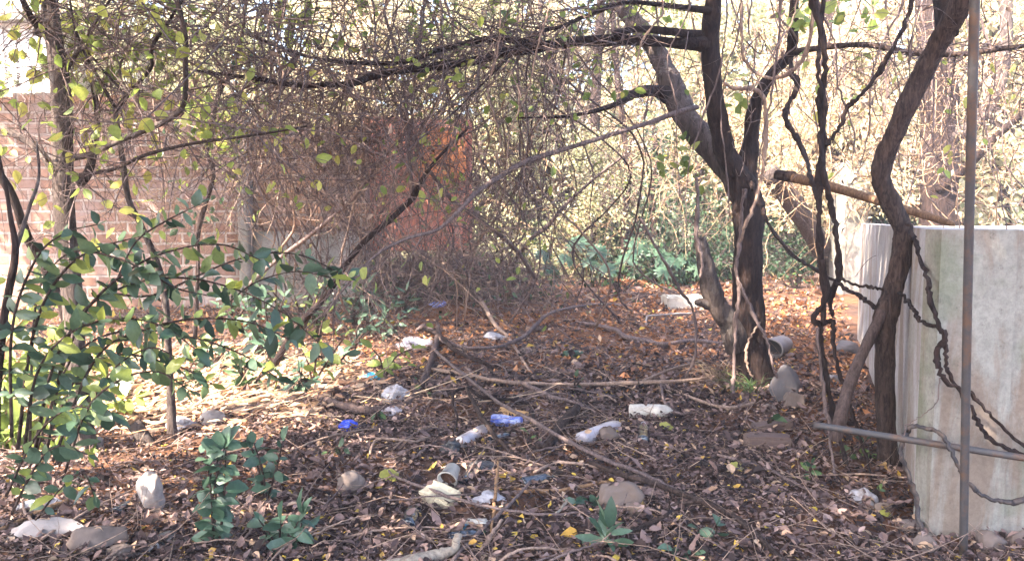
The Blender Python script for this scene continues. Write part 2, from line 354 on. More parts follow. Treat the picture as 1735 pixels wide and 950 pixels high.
# ------------------------------------------------------------------ ground
def axis_pts(lo, hi, step, far, grow=1.35):
    a = list(np.arange(lo, hi+1e-6, step)); s = step
    while a[-1] < far: s *= grow; a.append(a[-1]+s)
    s = step
    while a[0] > -far: s *= grow; a.insert(0, a[0]-s)
    return np.array(a)
gx = axis_pts(-9, 9, 0.09, 300); gy = axis_pts(0.5, 20, 0.09, 300)
XX, YY = np.meshgrid(gx, gy); ZZ = hgt(XX, YY)+rng.normal(0, 0.004, XX.shape)
mb = MB(); nx, ny = len(gx), len(gy); ii = (np.arange(ny-1)[:, None]*nx+np.arange(nx-1)[None]).ravel()
mb.add(np.stack([XX, YY, ZZ], -1), np.stack([ii, ii+1, ii+nx+1, ii+nx], -1))
tag(mb.build('ground', M['ground']), 'brown soil of the overgrown yard under the fallen leaves', 'ground', kind='structure')

# leaf litter
def litter(N, y0, y1, L):
    y = y0+(y1-y0)*rng.uniform(0, 1, N)**1.25
    x = rng.uniform(-1, 1, N)*(0.75*y+0.4)
    keep = ~((x > 2.0+(y-3.6)*0.39) & (y > 3.58))
    x, y = x[keep], y[keep]; n = len(x)
    clump = 0.5+0.5*np.sin(2.1*x+1.3*y)*np.sin(1.7*y-0.9*x+1)
    keep = rng.uniform(0, 1, n) < 0.45+0.55*clump; x, y = x[keep], y[keep]; n = len(x)
    z = hgt(x, y)+rng.uniform(0.002, 0.035, n)
    az = rng.uniform(0, 6.283, n); tl = rng.normal(0, 0.33, n)
    a = np.stack([np.cos(az), np.sin(az), tl], -1)
    up = np.stack([rng.normal(0, 0.42, n), rng.normal(0, 0.42, n), np.ones(n)], -1)
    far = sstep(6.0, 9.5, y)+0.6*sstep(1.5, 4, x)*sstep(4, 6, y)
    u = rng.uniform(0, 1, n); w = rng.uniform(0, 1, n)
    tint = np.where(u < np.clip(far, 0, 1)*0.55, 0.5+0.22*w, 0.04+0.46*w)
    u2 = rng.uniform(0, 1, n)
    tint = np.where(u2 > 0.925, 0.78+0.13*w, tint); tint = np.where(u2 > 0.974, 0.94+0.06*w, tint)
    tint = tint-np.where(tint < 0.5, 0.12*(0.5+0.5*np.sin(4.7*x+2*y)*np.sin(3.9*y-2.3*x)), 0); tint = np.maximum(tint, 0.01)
    l = rng.uniform(L[0], L[1], n)*rng.choice([0.6, 0.9, 1.2, 1.7], n, p=[.35, .35, .22, .08])
    return np.stack([x, y, z], -1), a, up, l, tint
mb = MB()
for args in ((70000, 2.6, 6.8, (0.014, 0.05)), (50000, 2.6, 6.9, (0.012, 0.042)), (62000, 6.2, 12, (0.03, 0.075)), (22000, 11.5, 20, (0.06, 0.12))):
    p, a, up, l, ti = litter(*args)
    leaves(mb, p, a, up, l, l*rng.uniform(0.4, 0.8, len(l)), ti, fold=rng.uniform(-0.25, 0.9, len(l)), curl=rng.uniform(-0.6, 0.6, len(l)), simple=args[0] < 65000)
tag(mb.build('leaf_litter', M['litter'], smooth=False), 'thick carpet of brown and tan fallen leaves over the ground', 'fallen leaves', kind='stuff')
# fine twig litter
mb = MB()
for i in range(3200):
    y = 2.8+10*rng.uniform()**1.3; x = rng.uniform(-1, 1)*0.72*y
    if x > 1.9+(y-3.6)*0.39 and y > 3.4: continue
    p = np.array((x, y, hgt(x, y)+rng.uniform(0.01, 0.04))); az = rng.uniform(0, 6.28)
    twig(mb, p, (math.cos(az), math.sin(az), rng.normal(0.05, 0.1)), rng.uniform(0.08, 0.5), rng.uniform(0.0015, 0.004), 0, None, 0.1, 0.5, 3, 0, 4)
tag(mb.build('twig_litter', M['twig_pale']), 'fine broken twigs scattered through the fallen leaves', 'twigs', kind='stuff')

# straw and leaf sheaths added extra pale, brightening the left sun patch by colour
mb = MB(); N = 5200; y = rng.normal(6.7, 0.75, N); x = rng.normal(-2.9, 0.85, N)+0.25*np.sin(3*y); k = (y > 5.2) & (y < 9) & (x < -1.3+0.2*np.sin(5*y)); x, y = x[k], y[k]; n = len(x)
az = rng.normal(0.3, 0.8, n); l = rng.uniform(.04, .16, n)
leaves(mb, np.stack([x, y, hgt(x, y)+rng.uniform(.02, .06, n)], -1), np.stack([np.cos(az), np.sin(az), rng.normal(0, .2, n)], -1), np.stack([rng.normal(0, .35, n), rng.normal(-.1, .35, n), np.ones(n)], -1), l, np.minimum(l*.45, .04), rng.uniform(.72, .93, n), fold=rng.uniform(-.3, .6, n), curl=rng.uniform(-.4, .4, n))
for i in range(420):
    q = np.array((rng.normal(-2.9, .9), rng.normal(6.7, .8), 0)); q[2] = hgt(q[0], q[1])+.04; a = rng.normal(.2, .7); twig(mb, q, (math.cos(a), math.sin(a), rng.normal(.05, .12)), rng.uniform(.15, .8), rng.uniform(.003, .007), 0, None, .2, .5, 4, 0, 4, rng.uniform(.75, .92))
tag(mb.build('leaf_litter', M['litter'], smooth=False), 'extra pale straw and dry leaf sheaths brightening the sun patch at left', 'fallen leaves', kind='stuff')
# ------------------------------------------------------------------ walls and buildings
def box(mb, a, b, seg=(1, 1, 1), nz=0.0):
    """axis aligned box from a to b"""
    a = V3(a); b = V3(b)
    c = np.array([[i, j, k] for i in (0, 1) for j in (0, 1) for k in (0, 1)], float)
    v = a+(b-a)*c+(rng.normal(0, nz, (8, 3)) if nz else 0)
    mb.add(v, [[0, 1, 3, 2], [4, 6, 7, 5], [0, 4, 5, 1], [2, 3, 7, 6], [0, 2, 6, 4], [1, 5, 7, 3]])
def slab(mb, p0, p1, z0, z1, th, amp=0.0, nu=2, nv=2):
    """upright slab whose face runs p0 -> p1 (xy) with its body on the far side; amp wrinkles the face, top edge uneven"""
    p0 = V3(p0); p1 = V3(p1); d = p1-p0; L = np.linalg.norm(d); d = d/L; nrm = np.array((-d[1], d[0]))
    U = np.linspace(0, 1, nu); Vv = np.linspace(0, 1, nv)
    front = []; back = []
    for v in Vv:
        for u in U:
            w = noise.noise((u*L*1.5+p0[0]*3, v*(z1-z0)*1.5, p0[1])) if amp else 0
            e = noise.noise((u*L*4+7, 3.3, p0[0]))*amp*0.8 if (amp and v == 1) else 0
            q = p0+d*u*L
            front.append((q[0]-nrm[0]*w*amp, q[1]-nrm[1]*w*amp, z0+(z1-z0)*v+e)); back.append((q[0]+nrm[0]*th, q[1]+nrm[1]*th, z0+(z1-z0)*v+e))
    n = nu*nv; vs = np.array(front+back); q = []
    for j in range(nv-1):
        for i in range(nu-1):
            a = j*nu+i; q.append((a, a+1, a+nu+1, a+nu)); q.append((n+a, n+a+nu, n+a+nu+1, n+a+1))
    for i in range(nu-1):
        t0 = (nv-1)*nu+i; q.append((t0, t0+1, n+t0+1, n+t0)); q.append((i, n+i, n+i+1, i+1))
    for j in range(nv-1):
        a = j*nu; q.append((a, a+nu, n+a+nu, n+a)); a += nu-1; q.append((a, n+a, n+a+nu, a+nu))
    mb.add(vs, q)

# concrete tank on the right
t = thing('concrete_tank', 'waist to eye high stained concrete tank beside the upright grey pipe', 'tank', (2.3, 3.65, 0))
A = (2.03, 3.60); B = (4.36, 9.5); top = 1.452
mb = MB(); slab(mb, (B[0], B[1]), (A[0]+0.0215, A[1]+0.055), -0.15, top, 0.14, 0.002, 60, 12); mb.build('side_wall', M['conc_side'], t, smooth=False)
mb = MB(); slab(mb, (A[0]+0.004, A[1]-0.002), (2.40, 3.60), -0.15, top, 0.14, 0.002, 5, 9); mb.build('front_wall', M['conc_front'], t, smooth=False)
mb = MB(); slab(mb, (2.404, 3.615), (5.4, 3.615), -0.15, top-0.004, 0.14, 0.002, 24, 9); mb.build('front_wall', M['conc_front'], t, smooth=False)
mb = MB(); fp = [(2.16, 3.76), (5.4, 3.76), (9.0, 9.4), (4.42, 9.4)]
mb.add([(x, y, z) for z in (top-0.12, top-0.03) for x, y in fp], [[0, 3, 2, 1], [4, 5, 6, 7], [0, 1, 5, 4], [1, 2, 6, 5], [2, 3, 7, 6], [3, 0, 4, 7]]); mb.build('lid', M['conc_grey'], t, smooth=False)

# left brick boundary wall
def wallpt(px, py, Y): return P(px, py, Y)[0]
zt = P(0, 172, 11.6)[2]
t = thing('brick_wall', 'long worn brick boundary wall behind the leafy shrub on the left', 'wall', (-6, 11.6, 0))
xl, xr = -13.0, wallpt(404, 300, 11.6)
mb = MB(); slab(mb, (xl, 11.6), (xr, 11.6), 0, zt, 0.22, 0.03, 60, 18); mb.build('brickwork', M['brick'], t)
mb = MB(); x = xl
while x < xr-0.05:
    w = min(rng.uniform(0.32, 0.42), xr-x); dz = rng.uniform(-0.03, 0.05)
    if rng.uniform() > 0.12: box(mb, (x+0.006, 11.57+rng.uniform(-.02, .02), zt-0.02), (x+w-0.006, 11.84, zt+0.10+dz), nz=0.008)
    x += w
mb.build('coping', M['brick_warm'], t, smooth=False)
mb = MB(); slab(mb, (xr, 11.52), (xr+0.16, 11.52), 0, P(0, 205, 11.5)[2], 0.3, 0.02, 4, 16); mb.build('pillar', M['conc_grey'], t)
x2, x3 = xr+0.164, wallpt(622, 300, 11.75)
t = thing('brick_wall', 'warm orange brick wall section with a grey cement base next to the red sheet', 'wall', ((x2+x3)/2, 11.75, 0))
zb = P(0, 392, 11.7)[2]
mb = MB(); slab(mb, (x2, 11.75), (x3, 11.75), zb-0.004, P(0, 215, 11.7)[2], 0.2, 0.03, 20, 14); mb.build('brickwork', M['brick_warm'], t)
mb = MB(); slab(mb, (x2, 11.68), (x3, 11.68), 0, zb, 0.24, 0.02, 20, 8); mb.build('plinth', M['conc_grey'], t)
mb = MB(); box(mb, (x2+0.02, 11.64, zb+0.002), (x3, 11.95, zb+0.06), nz=0.008); mb.build('ledge', M['brick_dark'], t, smooth=False)

def corrugated(name, mat_, label, x0, x1, Y, z0, z1, pitch=0.072, amp=0.011, tilt=0.0):
    n = int((x1-x0)/pitch*8); xs = np.linspace(x0, x1, n); nzv = 6; zs = np.linspace(z0, z1, nzv)
    vs = []
    for k, z in enumerate(zs):
        yy = Y+amp*np.sin(xs/pitch*2*math.pi)+0.02*np.sin(xs*2.2+z*1.7)+tilt*(z-z0)
        zz = z+(0.03*np.sin(xs*1.9) if k == nzv-1 else 0)
        vs.append(np.stack([xs, yy, np.full(n, z)+(zz-z)], -1))
    f = np.vstack(vs); bk = f+np.array((0, 0.004, 0)); m = len(f); q = []
    for j in range(nzv-1):
        a = j*n+np.arange(n-1); q.append(np.stack([a, a+1, a+n+1, a+n], -1)); q.append(np.stack([m+a, m+a+n, m+a+n+1, m+a+1], -1))
    mb = MB(); mb.add(np.vstack([f, bk]), np.vstack(q)); o = mb.build(name, mat_)
    return tag(o, label, 'metal sheet')
corrugated('corrugated_sheet', M['rust'], 'tall faded red corrugated metal sheet standing behind the brush heap', wallpt(617, 300, 12), wallpt(800, 300, 12), 12.0, P(0, 425, 12)[2], P(0, 200, 12)[2])
corrugated('corrugated_sheet', M['rust_dark'], 'rust orange metal sheet leaning in front of the upper part of the red one', wallpt(706, 260, 11.85), wallpt(790, 260, 11.85), 11.8, P(0, 302, 11.8)[2], P(0, 212, 11.8)[2], 0.11, 0.008, 0.06)

# far pale wall and houses
t = thing('garden_wall', 'sunlit pale rendered wall at the back of the yard behind the bushes', 'wall', (2.5, 20.5, 0.3))
mb = MB(); slab(mb, (-1.5, 20.5), (7.0, 20.5), 0, 3.6, 0.2, 0.03, 60, 12); mb.build('render', M['render_pale'], t)
t = thing('outbuilding', 'white house wall with a grey roof edge above the brick wall at top left', 'building', (-12, 15.5, 0))
mb = MB(); slab(mb, (-20, 15.5), (wallpt(85, 100, 15.5), 15.5), 0, P(0, 40, 15.5)[2], 4.0); mb.build('wall', M['render_white'], t, smooth=False)
mb = MB(); box(mb, (-20.2, 15.2, P(0, 40, 15.5)[2]+.003), (wallpt(92, 100, 15.5), 19.6, P(0, 22, 15.5)[2])); mb.build('roof', M['conc_grey'], t, smooth=False)
mb = MB()
for x in np.arange(-19.8, wallpt(82, 100, 15.5), 0.24): box(mb, (x, 15.455, 2.5), (x+0.05, 15.497, P(0, 44, 15.5)[2]))
mb.build('cladding_batten', M['render_white'], t, smooth=False)
t = thing('outbuilding', 'tall white building glimpsed through branches behind the bent trunk and pipe', 'building', (13, 21, 0))
mb = MB(); slab(mb, (wallpt(1650, 200, 20), 20), (wallpt(2000, 200, 20), 20), 0, P(0, 55, 20)[2], 4.0); mb.build('wall', M['render_white'], t, smooth=False)
mb = MB(); box(mb, (wallpt(1645, 200, 20), 19.8, P(0, 55, 20)[2]+.003), (wallpt(2005, 200, 20), 24.2, P(0, 45, 20)[2])); mb.build('parapet', M['conc_grey'], t, smooth=False)
for px in (1690, 1800):
    mb = MB(); a = P(px, 250, 20); box(mb, (a[0]-0.35, 19.94, a[2]-0.5), (a[0]+0.35, 19.996, a[2]+0.6)); mb.build('window', M['black'], t, smooth=False)
t = thing('block_wall', 'mossy grey cement wall end standing behind the tank and bent trunk', 'wall', (6, 13, 0.2))
mb = MB(); slab(mb, (wallpt(1430, 300, 13.2), 13.2), (wallpt(1475, 300, 13.2), 13.2), 0.0, P(0, 275, 13.2)[2], 0.5, 0.03, 6, 14); mb.build('render', M['conc_grey'], t)

# ------------------------------------------------------------------ pipes
t = G(1632, 938)
mb = MB(); tube(mb, [P(1632, 945, 3.38), P(1640, 480, 3.12), P(1655, -140, 2.78)], [0.0175]*3, 14, 10, 0.0)
tag(mb.build('pipe', M['pipe']), 'upright grey metal pipe standing in front of the concrete tank', 'pipe')
mb = MB(); tube(mb, [P(1379, 719, 3.78), P(1580, 751, 3.52), P(1790, 784, 3.30)], [0.0165]*3, 14, 8, 0.0)
tag(mb.build('pipe', M['pipe']), 'grey pipe lying nearly level across the front of the tank', 'pipe')

# ------------------------------------------------------------------ trees in the photo
def tree(name, label, cat='tree', loc=(0, 0, 0), group=None): return thing(name, label, cat, loc, group)
# main twin-trunk tree
base = G(1275, 655)
main = tree('twin_trunk_tree', 'dark twin trunk tree right of centre with a long limb reaching left', loc=base)
mb = MB()
limb(mb, [(1285, 690, 6.75, 110), (1277, 640, 6.75, 74), (1270, 580, 6.75, 56), (1267, 500, 6.75, 50), (1268, 420, 6.75, 49), (1266, 340, 6.75, 52), (1252, 300, 6.75, 40), (1232, 265, 6.75, 36), (1222, 230, 6.7, 33), (1211, 165, 6.65, 32), (1203, 76, 6.6, 30), (1209, 0, 6.5, 26), (1218, -150, 6.4, 20)], 16, 7, 0.10)
trunk = mb.build('trunk', M['bark'], main)
mb = MB(); limb(mb, [(1262, 340, 6.85, 44), (1240, 292, 7.0, 44), (1200, 245, 7.2, 44), (1160, 195, 7.4, 42), (1140, 150, 7.5, 40), (1122, 110, 7.6, 34), (1104, 72, 7.7, 32), (1068, 30, 7.8, 28), (1030, -20, 7.9, 22), (960, -120, 8, 14)], 12, 7, 0.12)
limb_b = mb.build('limb', M['bark_grey'], main)
mb = MB(); limb(mb, [(1142, 165, 7.5, 34), (1110, 154, 7.4, 22), (1078, 158, 7.2, 17), (1052, 172, 7.0, 12), (1020, 185, 6.8, 8), (960, 197, 6.6, 5), (880, 200, 6.4, 3)], 8, 6, 0.12)
mb.build('limb', M['bark'], main)
mb = MB(); limb(mb, [(1262, 345, 6.75, 40), (1266, 290, 6.8, 34), (1272, 237, 6.8, 28), (1279, 185, 6.7, 23), (1303, 131, 6.6, 19), (1337, 95, 6.5, 17), (1344, 50, 6.4, 16), (1346, 0, 6.3, 15), (1352, -120, 6.2, 10)], 10, 7, 0.12)
mb.build('limb', M['bark'], main)
mb = MB(); limb(mb, [(1250, 590, 6.7, 44), (1238, 550, 6.65, 38), (1214, 515, 6.6, 34), (1200, 470, 6.55, 31), (1190, 425, 6.55, 26), (1187, 403, 6.55, 16)], 12, 7, 0.14)
limb(mb, [(1214, 520, 6.6, 22), (1190, 513, 6.55, 15), (1180, 512, 6.5, 10)], 8, 4, 0.15)
mb.build('snag', M['bark_grey'], main)
LONG = [(1202, 75, 6.6, 30), (1150, 73, 6.5, 19), (1100, 70, 6.4, 17), (1030, 68, 6.3, 18), (952, 74, 6.2, 18), (890, 84, 6.1, 17), (847, 91, 6.0, 15), (800, 104, 5.9, 14), (743, 112, 5.8, 14), (691, 118, 5.7, 13), (639, 126, 5.6, 13), (594, 142, 5.5, 11), (500, 144, 5.4, 9), (430, 133, 5.3, 7), (330, 120, 5.2, 5)]
mb = MB(); cL, _ = limb(mb, LONG, 10, 7, 0.12); mb.build('limb', M['bark'], main)
L2 = [(1188, 62, 6.6, 18), (1140, 54, 6.4, 14), (1080, 50, 6.3, 12), (1040, 58, 6.2, 10)]
mb = MB(); limb(mb, L2, 8, 5, 0.15); mb.build('limb', M['bark'], main)
L3 = [(930, 78, 6.2, 13), (847, 66, 6.1, 12), (802, 71, 6.1, 11), (743, 87, 6.0, 10), (691, 104, 5.9, 9), (620, 108, 5.9, 7), (520, 96, 5.8, 5), (420, 60, 5.8, 4)]
mb = MB(); c3, _ = limb(mb, L3, 8, 6, 0.12); mb.build('limb', M['bark'], main)
L4 = [(1212, 20, 6.5, 12), (1100, 6, 6.3, 8), (1060, 5, 6.2, 7), (1000, 24, 6.1, 7), (955, 44, 6.0, 7), (900, 62, 5.9, 6), (830, 130, 5.7, 4), (770, 190, 5.5, 3)]
mb = MB(); c4, _ = limb(mb, L4, 6, 6, 0.1); mb.build('limb', M['bark'], main)
L5 = [(1180, 182, 6.9, 10), (1140, 193, 6.6, 9), (1100, 208, 6.4, 8), (1021, 233, 6.1, 8), (900, 271, 5.8, 9), (847, 299, 5.6, 10), (806, 327, 5.4, 9), (785, 349, 5.3, 8), (743, 388, 5.2, 7), (690, 404, 5.1, 6), (640, 430, 5.0, 5), (590, 480, 4.9, 4), (545, 540, 4.8, 3)]
mb = MB(); c5, _ = limb(mb, L5, 8, 6, 0.1); mb.build('limb', M['twig'], main)
L6 = [(1340, 90, 6.5, 13), (1380, 83, 6.3, 10), (1466, 76, 6.1, 10), (1551, 91, 5.9, 10), (1635, 91, 5.7, 9), (1735, 78, 5.5, 8), (1850, 70, 5.3, 6)]
mb = MB(); c6, _ = limb(mb, L6, 8, 6, 0.1); mb.build('limb', M['bark_bent'], main)

# bent trunk tree
base = G(1505, 790)
bent = tree('bent_tree', 'bare bent trunk tree with an elbow in front of the concrete tank', loc=base)
mb = MB(); limb(mb, [(1506, 800, 4.62, 42), (1504, 760, 4.62, 34), (1500, 690, 4.62, 31), (1499, 600, 4.62, 32), (1499, 545, 4.62, 38), (1512, 495, 4.62, 33), (1526, 440, 4.62, 32), (1530, 395, 4.62, 31), (1515, 355, 4.6, 31), (1496, 315, 4.58, 31), (1494, 280, 4.55, 32), (1510, 240, 4.5, 31), (1532, 190, 4.45, 32), (1568, 115, 4.4, 33), (1604, 50, 4.3, 34), (1636, -10, 4.2, 36), (1700, -140, 4.1, 40)], 20, 9, 0.09)
mb.build('trunk', M['bark_bent'], bent)
mb = MB(); limb(mb, [(1500, 515, 4.62, 18), (1488, 545, 4.58, 18), (1465, 590, 4.55, 19), (1440, 650, 4.5, 21), (1422, 715, 4.4, 21), (1416, 745, 4.4, 20)], 10, 6, 0.1)
mb.build('stem', M['plank'], bent)
mb = MB(); limb(mb, [(1604, 60, 4.3, 36), (1602, 20, 4.35, 34), (1590, -40, 4.4, 30)], 12, 5, 0.1); mb.build('limb', M['bark'], bent)

# left trunk and saplings
lt = tree('slim_tree', 'straight grey trunk rising at the top left in front of the brick wall', loc=G(135, 760))
mb = MB(); limb(mb, [(142, 775, 4.9, 44), (132, 650, 4.9, 34), (122, 500, 4.95, 33), (112, 400, 5.0, 33), (106, 300, 5.0, 33), (106, 200, 5.0, 32), (100, 130, 5.0, 30), (88, 40, 5.0, 27), (82, -10, 5.0, 26), (70, -150, 5.0, 20)], 14, 7, 0.06); mb.build('trunk', M['bark_grey'], lt)
BL = []
for spec in ([(108, 125, 5, 10), (130, 90, 4.9, 7), (160, 40, 4.8, 5), (200, -20, 4.7, 4)], [(86, 60, 5, 16), (60, 40, 4.9, 12), (40, 5, 4.8, 10), (10, -60, 4.7, 7)], [(110, 270, 5, 12), (150, 262, 4.9, 9), (194, 243, 4.8, 8), (243, 222, 4.7, 9), (288, 201, 4.6, 9), (312, 174, 4.5, 9), (314, 104, 4.4, 8), (312, 49, 4.3, 8), (290, -40, 4.2, 6)],
             [(112, 300, 5, 9), (188, 288, 4.8, 6), (243, 264, 4.6, 6), (295, 250, 4.5, 6), (347, 240, 4.4, 5), (452, 226, 4.2, 4), (520, 214, 4.1, 3)], [(60, 60, 5, 14), (80, 20, 5, 12), (120, -40, 5, 9)],
             [(112, 330, 5, 18), (150, 290, 5, 13), (165, 200, 5.1, 10), (150, 120, 5.1, 8), (115, 20, 5.2, 6)], [(120, 340, 5, 14), (70, 260, 5, 12), (20, 225, 5.1, 11), (-40, 200, 5.2, 10)]):
    mb = MB(); c, _ = limb(mb, spec, 8, 6, 0.1); BL.append(c); mb.build('limb', M['bark_grey'] if len(BL) % 2 else M['bark'], lt)
sp = tree('sapling', 'slim forked sapling with a lit lower stem beside the cut stump', loc=G(296, 808))
mb = MB(); c, _ = limb(mb, [(298, 815, 5.2, 22), (293, 760, 5.2, 19), (290, 690, 5.2, 15), (286, 600, 5.15, 12), (276, 480, 5.1, 11), (243, 391, 5.0, 10), (219, 340, 4.95, 10), (208, 275, 4.9, 9), (201, 226, 4.9, 9), (194, 183, 4.9, 8)], 10, 6, 0.08); BL.append(c); mb.build('trunk', M['bark_grey'], sp)
for spec in ([(196, 188, 4.9, 8), (215, 163, 4.85, 8), (240, 135, 4.8, 7), (257, 112, 4.75, 6), (258, 80, 4.7, 6), (290, 30, 4.6, 5), (330, -30, 4.5, 4)], [(195, 183, 4.9, 6), (160, 120, 4.9, 5), (130, 60, 4.9, 4), (115, -20, 4.9, 3)], [(215, 163, 4.85, 5), (180, 125, 4.9, 4), (150, 90, 4.9, 3)]):
    mb = MB(); c, _ = limb(mb, spec, 6, 6, 0.1); BL.append(c); mb.build('limb', M['bark'], sp)
s2 = tree('sapling', 'thin dark sapling rising past the brick wall left of the cement pillar', loc=G(335, 560))
mb = MB(); c, _ = limb(mb, [(330, 575, 9.0, 8), (336, 443, 8.6, 7), (334, 402, 8.5, 8), (347, 349, 8.4, 8), (361, 297, 8.3, 8), (351, 250, 8.2, 8), (358, 215, 8.1, 9), (372, 156, 8.0, 9), (393, 122, 7.9, 7), (410, 60, 7.8, 6), (420, -30, 7.7, 5)], 8, 6, 0.15); BL.append(c); mb.build('trunk', M['bark'], s2)
mb = MB(); limb(mb, [(352, 260, 8.2, 5), (338, 220, 8.2, 4), (342, 170, 8.2, 4)], 6, 5, 0.1); mb.build('limb', M['bark'], s2)
s3 = tree('sapling', 'dark leaning stem at the far left edge among the shrub leaves', loc=G(5, 800))
mb = MB(); c, _ = limb(mb, [(-14, 800, 3.4, 20), (-4, 640, 3.35, 15), (8, 530, 3.3, 13), (26, 430, 3.3, 11), (18, 370, 3.3, 8), (8, 310, 3.3, 6), (-20, 200, 3.3, 9)], 10, 6, 0.1); mb.build('trunk', M['bark'], s3)
mb = MB(); limb(mb, [(25, 428, 3.3, 8), (50, 350, 3.4, 6), (66, 300, 3.5, 5), (62, 240, 3.6, 3)], 8, 6, 0.1); mb.build('limb', M['bark_grey'], s3)
s4 = tree('leaning_stem', 'grey leaning stem crossing the shrub behind the far left stem', loc=G(135, 720))
mb = MB(); limb(mb, [(140, 735, 5.4, 22), (128, 640, 5.3, 20), (112, 530, 5.2, 19), (80, 455, 5.1, 18), (45, 400, 5.0, 16), (20, 330, 4.9, 14), (-30, 250, 4.8, 10)], 10, 6, 0.12); mb.build('trunk', M['bark'], s4)
s5 = tree('sapling', 'pale thin stem leaning right in front of the grey plinth', loc=G(395, 535))
mb = MB(); c, _ = limb(mb, [(385, 540, 9.2, 7), (424, 481, 8.8, 8), (470, 440, 8.4, 8), (521, 402, 8.0, 8), (560, 370, 7.7, 7), (597, 338, 7.4, 6), (640, 280, 7.0, 5), (700, 210, 6.6, 4)], 6, 6, 0.1); BL.append(c); mb.build('trunk', M['twig'], s5)
s6 = tree('leaning_stem', 'long dark stem leaning up from the leaf litter towards the red sheet', loc=G(500, 640))
mb = MB(); c, _ = limb(mb, [(452, 640, 7.2, 12), (500, 558, 6.9, 11), (552, 502, 6.7, 11), (580, 457, 6.6, 10), (615, 412, 6.5, 10), (667, 367, 6.4, 10), (698, 336, 6.3, 11), (712, 310, 6.2, 9), (740, 270, 6.1, 6), (790, 220, 6.0, 4)], 8, 6, 0.12); BL.append(c); mb.build('trunk', M['bark'], s6)
mb = MB(); limb(mb, [(700, 332, 6.3, 8), (694, 280, 6.3, 8), (690, 200, 6.3, 7), (680, 120, 6.3, 6), (650, 20, 6.3, 5)], 6, 6, 0.1); mb.build('limb', M['twig'], s6)
s7 = tree('leaning_stem', 'thin brown stem leaning left across the brush heap from upper left', loc=P(885, 432, 8.5))
mb = MB(); c, _ = limb(mb, [(905, 470, 9.6, 7), (879, 429, 8.6, 7), (847, 398, 8.3, 7), (799, 363, 8.0, 7), (760, 332, 7.7, 7), (722, 280, 7.4, 6), (690, 215, 7.1, 5), (650, 130, 6.8, 4)], 6, 6, 0.1); BL.append(c); mb.build('trunk', M['twig'], s7)
s8 = tree('leaning_stem', 'crooked twig leaning right beside the brush heap against bright leaves', loc=G(870, 470))
mb = MB(); c, _ = limb(mb, [(850, 480, 13, 8), (893, 412, 11.5, 7), (927, 384, 11.3, 8), (955, 350, 11.0, 6), (1010, 300, 10.6, 5), (1060, 262, 10.3, 4)], 6, 6, 0.12); BL.append(c); mb.build('trunk', M['twig'], s8)
# cut stump and logs
st = tree('stump', 'sawn leaning stump with a tan cut end beside the sapling', 'stump', G(280, 806))
mb = MB(); limb(mb, [(288, 822, 5.05, 26), (262, 770, 5.05, 25), (226, 716, 5.05, 24)], 12, 8, 0.08); mb.build('trunk', M['bark_grey'], st)
mb = MB(); a = P(226, 716, 5.05); b = P(222, 710, 5.05); tube(mb, [a, b], [0.046, 0.045], 12, 1); mb.build('cut_face', M['log'], st)
mb = MB(); limb(mb, [(12, 562, 7.0, 34), (60, 588, 6.9, 36), (105, 615, 6.8, 36), (154, 650, 6.7, 33)], 12, 6, 0.05); tag(mb.build('log', M['twig_sun']), 'sunlit pale log sloping through the shrub at left', 'log')
fl = thing('log', 'tan pole like log propped from the tree onto the tank top', 'log', P(1600, 376, 4.9))
mb = MB(); limb(mb, [(1322, 297, 6.3, 17), (1400, 314, 5.9, 16), (1480, 338, 5.5, 15), (1545, 358, 5.2, 14), (1600, 375, 4.95, 12), (1616, 380, 4.88, 7)], 12, 6, 0.04); mb.build('pole', M['bark_log'], fl)
mb = MB(); limb(mb, [(1316, 296, 6.32, 16), (1345, 300, 6.18, 19.5)], 12, 3, 0.05); mb.build('charred_end', M['bark'], fl)
dl = tree('dead_trunk', 'thick broken dead trunk leaning behind the twin trunk tree', 'tree', G(1440, 490))
mb = MB(); limb(mb, [(1303, 291, 12, 30), (1330, 325, 12.6, 36), (1370, 385, 13.4, 36), (1410, 445, 14.2, 36), (1440, 500, 15, 40)], 12, 6, 0.1); mb.build('trunk', M['bark_grey'], dl)
dl = tree('dead_trunk', 'rotten upright brown trunk behind the hanging vines', 'tree', G(1437, 500))
mb = MB(); limb(mb, [(1437, 505, 14.5, 46), (1432, 440, 14.5, 34), (1428, 380, 14.5, 32), (1424, 310, 14.5, 30), (1412, 200, 14.5, 22), (1405, 60, 14.5, 15), (1400, -60, 14.5, 10)], 10, 6, 0.15); mb.build('trunk', M['bark'], dl)
bk = tree('thick_trunk_tree', 'broad straight brown trunk behind the tank', 'tree', G(1590, 520))
mb = MB(); limb(mb, [(1590, 530, 12.5, 90), (1590, 400, 12.5, 66), (1590, 300, 12.5, 58), (1592, 200, 12.5, 56), (1586, 100, 12.5, 56), (1580, 0, 12.5, 52), (1575, -150, 12.5, 42)], 14, 6, 0.1); bkt = mb.build('trunk', M['bark'], bk)
mb = MB(); limb(mb, [(1600, 240, 12.4, 26), (1650, 210, 12.2, 22), (1690, 150, 12.1, 22), (1705, 60, 12, 20), (1700, -60, 12, 16)], 10, 6, 0.1); mb.build('limb', M['bark_grey'], bk)
mb = MB(); limb(mb, [(1590, 320, 12.3, 22), (1630, 290, 12, 16), (1690, 230, 11.6, 12), (1760, 170, 11.2, 9)], 8, 6, 0.1); mb.build('limb', M['bark'], bk)

